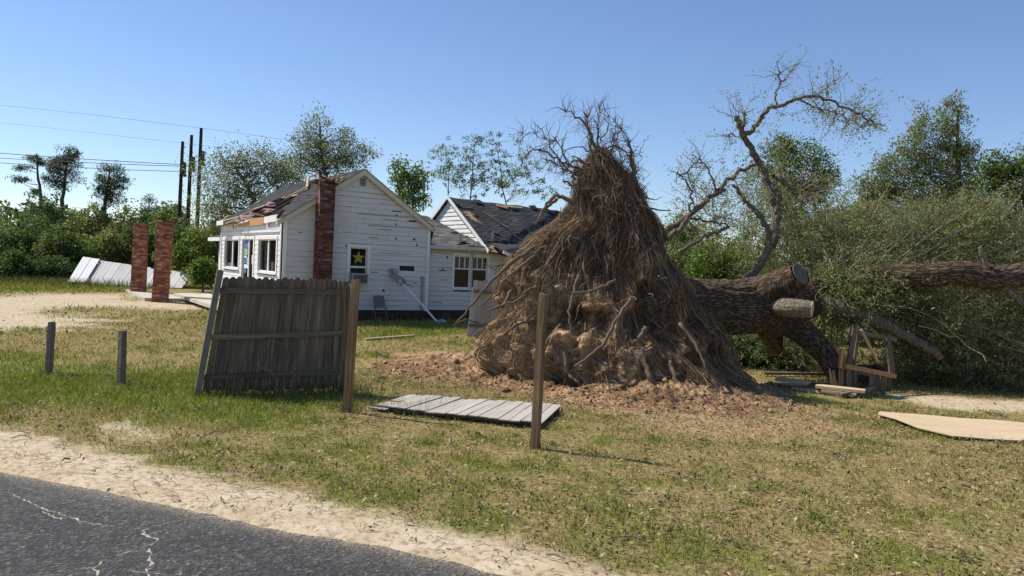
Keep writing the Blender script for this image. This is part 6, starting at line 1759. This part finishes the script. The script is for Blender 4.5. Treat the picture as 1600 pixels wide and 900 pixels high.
# taller weeds round posts, fence foot and panels
wp = []
for (px, py, r, n, h) in ((330, 615, .35, 160, .3), (400, 615, .5, 260, .35), (470, 612, .45, 240, .32), (520, 612, .3, 160, .3), (543, 640, .22, 160, .22), (836, 698, .25, 120, .12), (76, 584, .2, 90, .14), (189, 600, .2, 90, .14), (620, 640, .5, 130, .3), (640, 500, .8, 200, .22), (600, 497, .6, 160, .2), (700, 505, .4, 60, .25), (560, 610, .4, 160, .25), (80, 443, 3.0, 900, .45), (170, 447, 2.6, 700, .5), (20, 440, 3.0, 900, .45), (240, 449, 1.0, 200, .35), (1420, 640, .8, 160, .12), (1000, 690, .6, 220, .12), (960, 720, .5, 160, .10), (1040, 840, .7, 300, .08), (1350, 660, .8, 180, .1), (1500, 720, 1.0, 280, .09)):
    c = G(px, py); g = gg; x = c.x + g.normal(0, r, n) * .6; y = c.y + g.normal(0, r * .5, n)
    hh = h * g.uniform(.3, 1.1, n); a = g.uniform(0, 6.28, n); w = .0035 * max(1, c.y / 9)
    b = np.stack([x, y, 0 * x - .01], -1); s = np.stack([np.cos(a) * w, np.sin(a) * w, 0 * a], -1)
    lean = g.normal(0, .3, (n, 2)) * hh[:, None]
    t = b + np.stack([lean[:, 0], lean[:, 1], hh], -1)
    wp.append(np.stack([b - s, b + s, t], 1).reshape(-1, 3))
V = np.concatenate(wp)
M['weed'] = island_mat('weed_blades', [(0, (.045, .07, .015)), (.5, (.095, .125, .030)), (.8, (.17, .17, .06)), (1, (.42, .35, .20))], .7, .2, 3, .3)
props(link('tall_weeds', np_mesh('tall_weeds', V, np.arange(len(V)).reshape(-1, 3)), M['weed'], kind='stuff'), 'taller weeds round the posts, fence foot and thicket', 'weeds')
# seed stalks in front of the fence
sp = []; 
for (px, py, n) in ((345, 612, 5), (395, 612, 8), (415, 612, 7), (440, 612, 5), (480, 612, 4), (515, 610, 3), (620, 636, 5)):
    for _ in range(n):
        c = G(px + gg.normal(0, 8), py + gg.normal(0, 2)); hh = gg.uniform(.18, .5); lx, ly = gg.normal(0, .12, 2)
        sp.append([[c.x, c.y, 0], [c.x + lx * .3, c.y + ly * .3, hh * .5], [c.x + lx, c.y + ly, hh * .9], [c.x + lx * 1.25, c.y + ly * 1.25, hh]])
sp = np.array(sp); V, Fq = tubes_np(sp, np.tile(np.array([.003, .0025, .004, .008]), (len(sp), 1)), 4)
M['straw'] = island_mat('straw_stalks', [(0, (.22, .16, .08)), (1, (.52, .42, .25))], .8, .2, 5)
props(link('seed_stalks', np_mesh('seed_stalks', V, Fq), M['straw'], kind='stuff'), 'dry seed stalks in front of the standing fence panel', 'weeds')
# fallen leaves
def litter(n, d0, d1, size, g, power=1.0):
    x, y = scatter(n, d0, d1, .80, g, power)
    sand, dirt, grn, dry, rd = masks(x, y)
    band = np.exp(-((rd - 1.6) / .9) ** 2)
    w = (.22 + .75 * np.maximum(dry, .8 * dirt)) * (1 - .75 * grn) * (1 - .80 * sand) + .45 * band * (1 - sand) 
    w *= np.where(x > -1, 1.25, .8)
    k = (g.random(n) < w) & (rd > .12) & clear(x, y)
    x, y = x[k], y[k]
    z = .006 + .035 * g.random(len(x)) ** 2
    z = z + np.maximum(0, berm_h(x, y))
    P = np.stack([x, y, z], -1)
    a = g.normal(size=(len(x), 3)) * np.array([1, 1, .25])
    return leaf_quads(P, size * g.uniform(.5, 1.3, len(x)) * np.maximum(1, np.hypot(x, y) / 14), .45, 1.6, a, .06)
V, Fq = merge([litter(52000, 5.3, 15, .052, gg), litter(26000, 15, 30, .055, gg)])
M['litter'] = island_mat('dead_leaves', [(0, (.115, .072, .034)), (.35, (.20, .13, .064)), (.7, (.30, .215, .115)), (.95, (.42, .32, .19)), (1, (.54, .44, .30))], .75, .2, 9)
props(link('fallen_leaves', np_mesh('fallen_leaves', V, Fq), M['litter'], kind='stuff'), 'brown dead leaves littering the grass', 'leaves')
# sticks and bark scraps
st, sr2 = [], []
for q_ in range(1300):
    x, y = scatter(1, 5.6, 17, .62, gg); x, y = x[0], y[0]
    if q_ > 600:
        al0, rd0 = gg.uniform(-3, 8), gg.uniform(.12, 1.5); x, y = A2[0] + al0 * ROAD_E[0] + rd0 * ROAD_N[0], A2[1] + al0 * ROAD_E[1] + rd0 * ROAD_N[1]
    if road_d(x, y) < .12 or not clear(np.array([x]), np.array([y]))[0]: continue
    a = gg.uniform(0, 6.28); L = gg.uniform(.04, .26) if q_ < 600 else gg.uniform(.02, .12); dx, dy = math.cos(a) * L, math.sin(a) * L
    st.append([[x, y, .01], [x + dx * .5 + gg.normal(0, .01), y + dy * .5, .03], [x + dx, y + dy, .015]]); sr2.append([.004, .0045, .002] if q_ < 300 else [.002, .002, .0012])
V, Fq = tubes_np(np.array(st), np.array(sr2) * gg.uniform(.6, 2.0, (len(st), 1)), 4)
props(link('fallen_twigs', np_mesh('fallen_twigs', V, Fq), M['twig'], kind='stuff'), 'small fallen twigs scattered on the grass', 'twigs')

# low broad-leaved weeds in clumps
cx0, cy0 = scatter(520, 5.6, 16, .78, gg)
sd_, di_, gr_2, dr_, rd_2 = masks(cx0, cy0)
kk = (sd_ < .45) & (di_ < .3) & (rd_2 > .5) & clear(cx0, cy0)
cx0, cy0 = cx0[kk], cy0[kk]
n = 34
P = np.stack([np.repeat(cx0, n), np.repeat(cy0, n), np.zeros(len(cx0) * n)], -1)
rr_ = np.repeat(gg.uniform(.03, .13, len(cx0)), n)
P[:, :2] += gg.normal(size=(len(P), 2)) * rr_[:, None]; P[:, 2] = .012 + .05 * gg.random(len(P)) * np.repeat(gg.random(len(cx0)), n)
V, Fq = leaf_quads(P, gg.uniform(.018, .045, len(P)), .55, 1.0)
M['lowweed'] = island_mat('low_weed_leaves', [(0, (.05, .085, .022)), (.5, (.115, .165, .045)), (1, (.21, .25, .08))], .6, .3, 2, .3)
props(link('low_weeds', np_mesh('low_weeds', V, Fq), M['lowweed'], kind='stuff'), 'low broad-leaved green weeds in clumps through the grass', 'weeds')
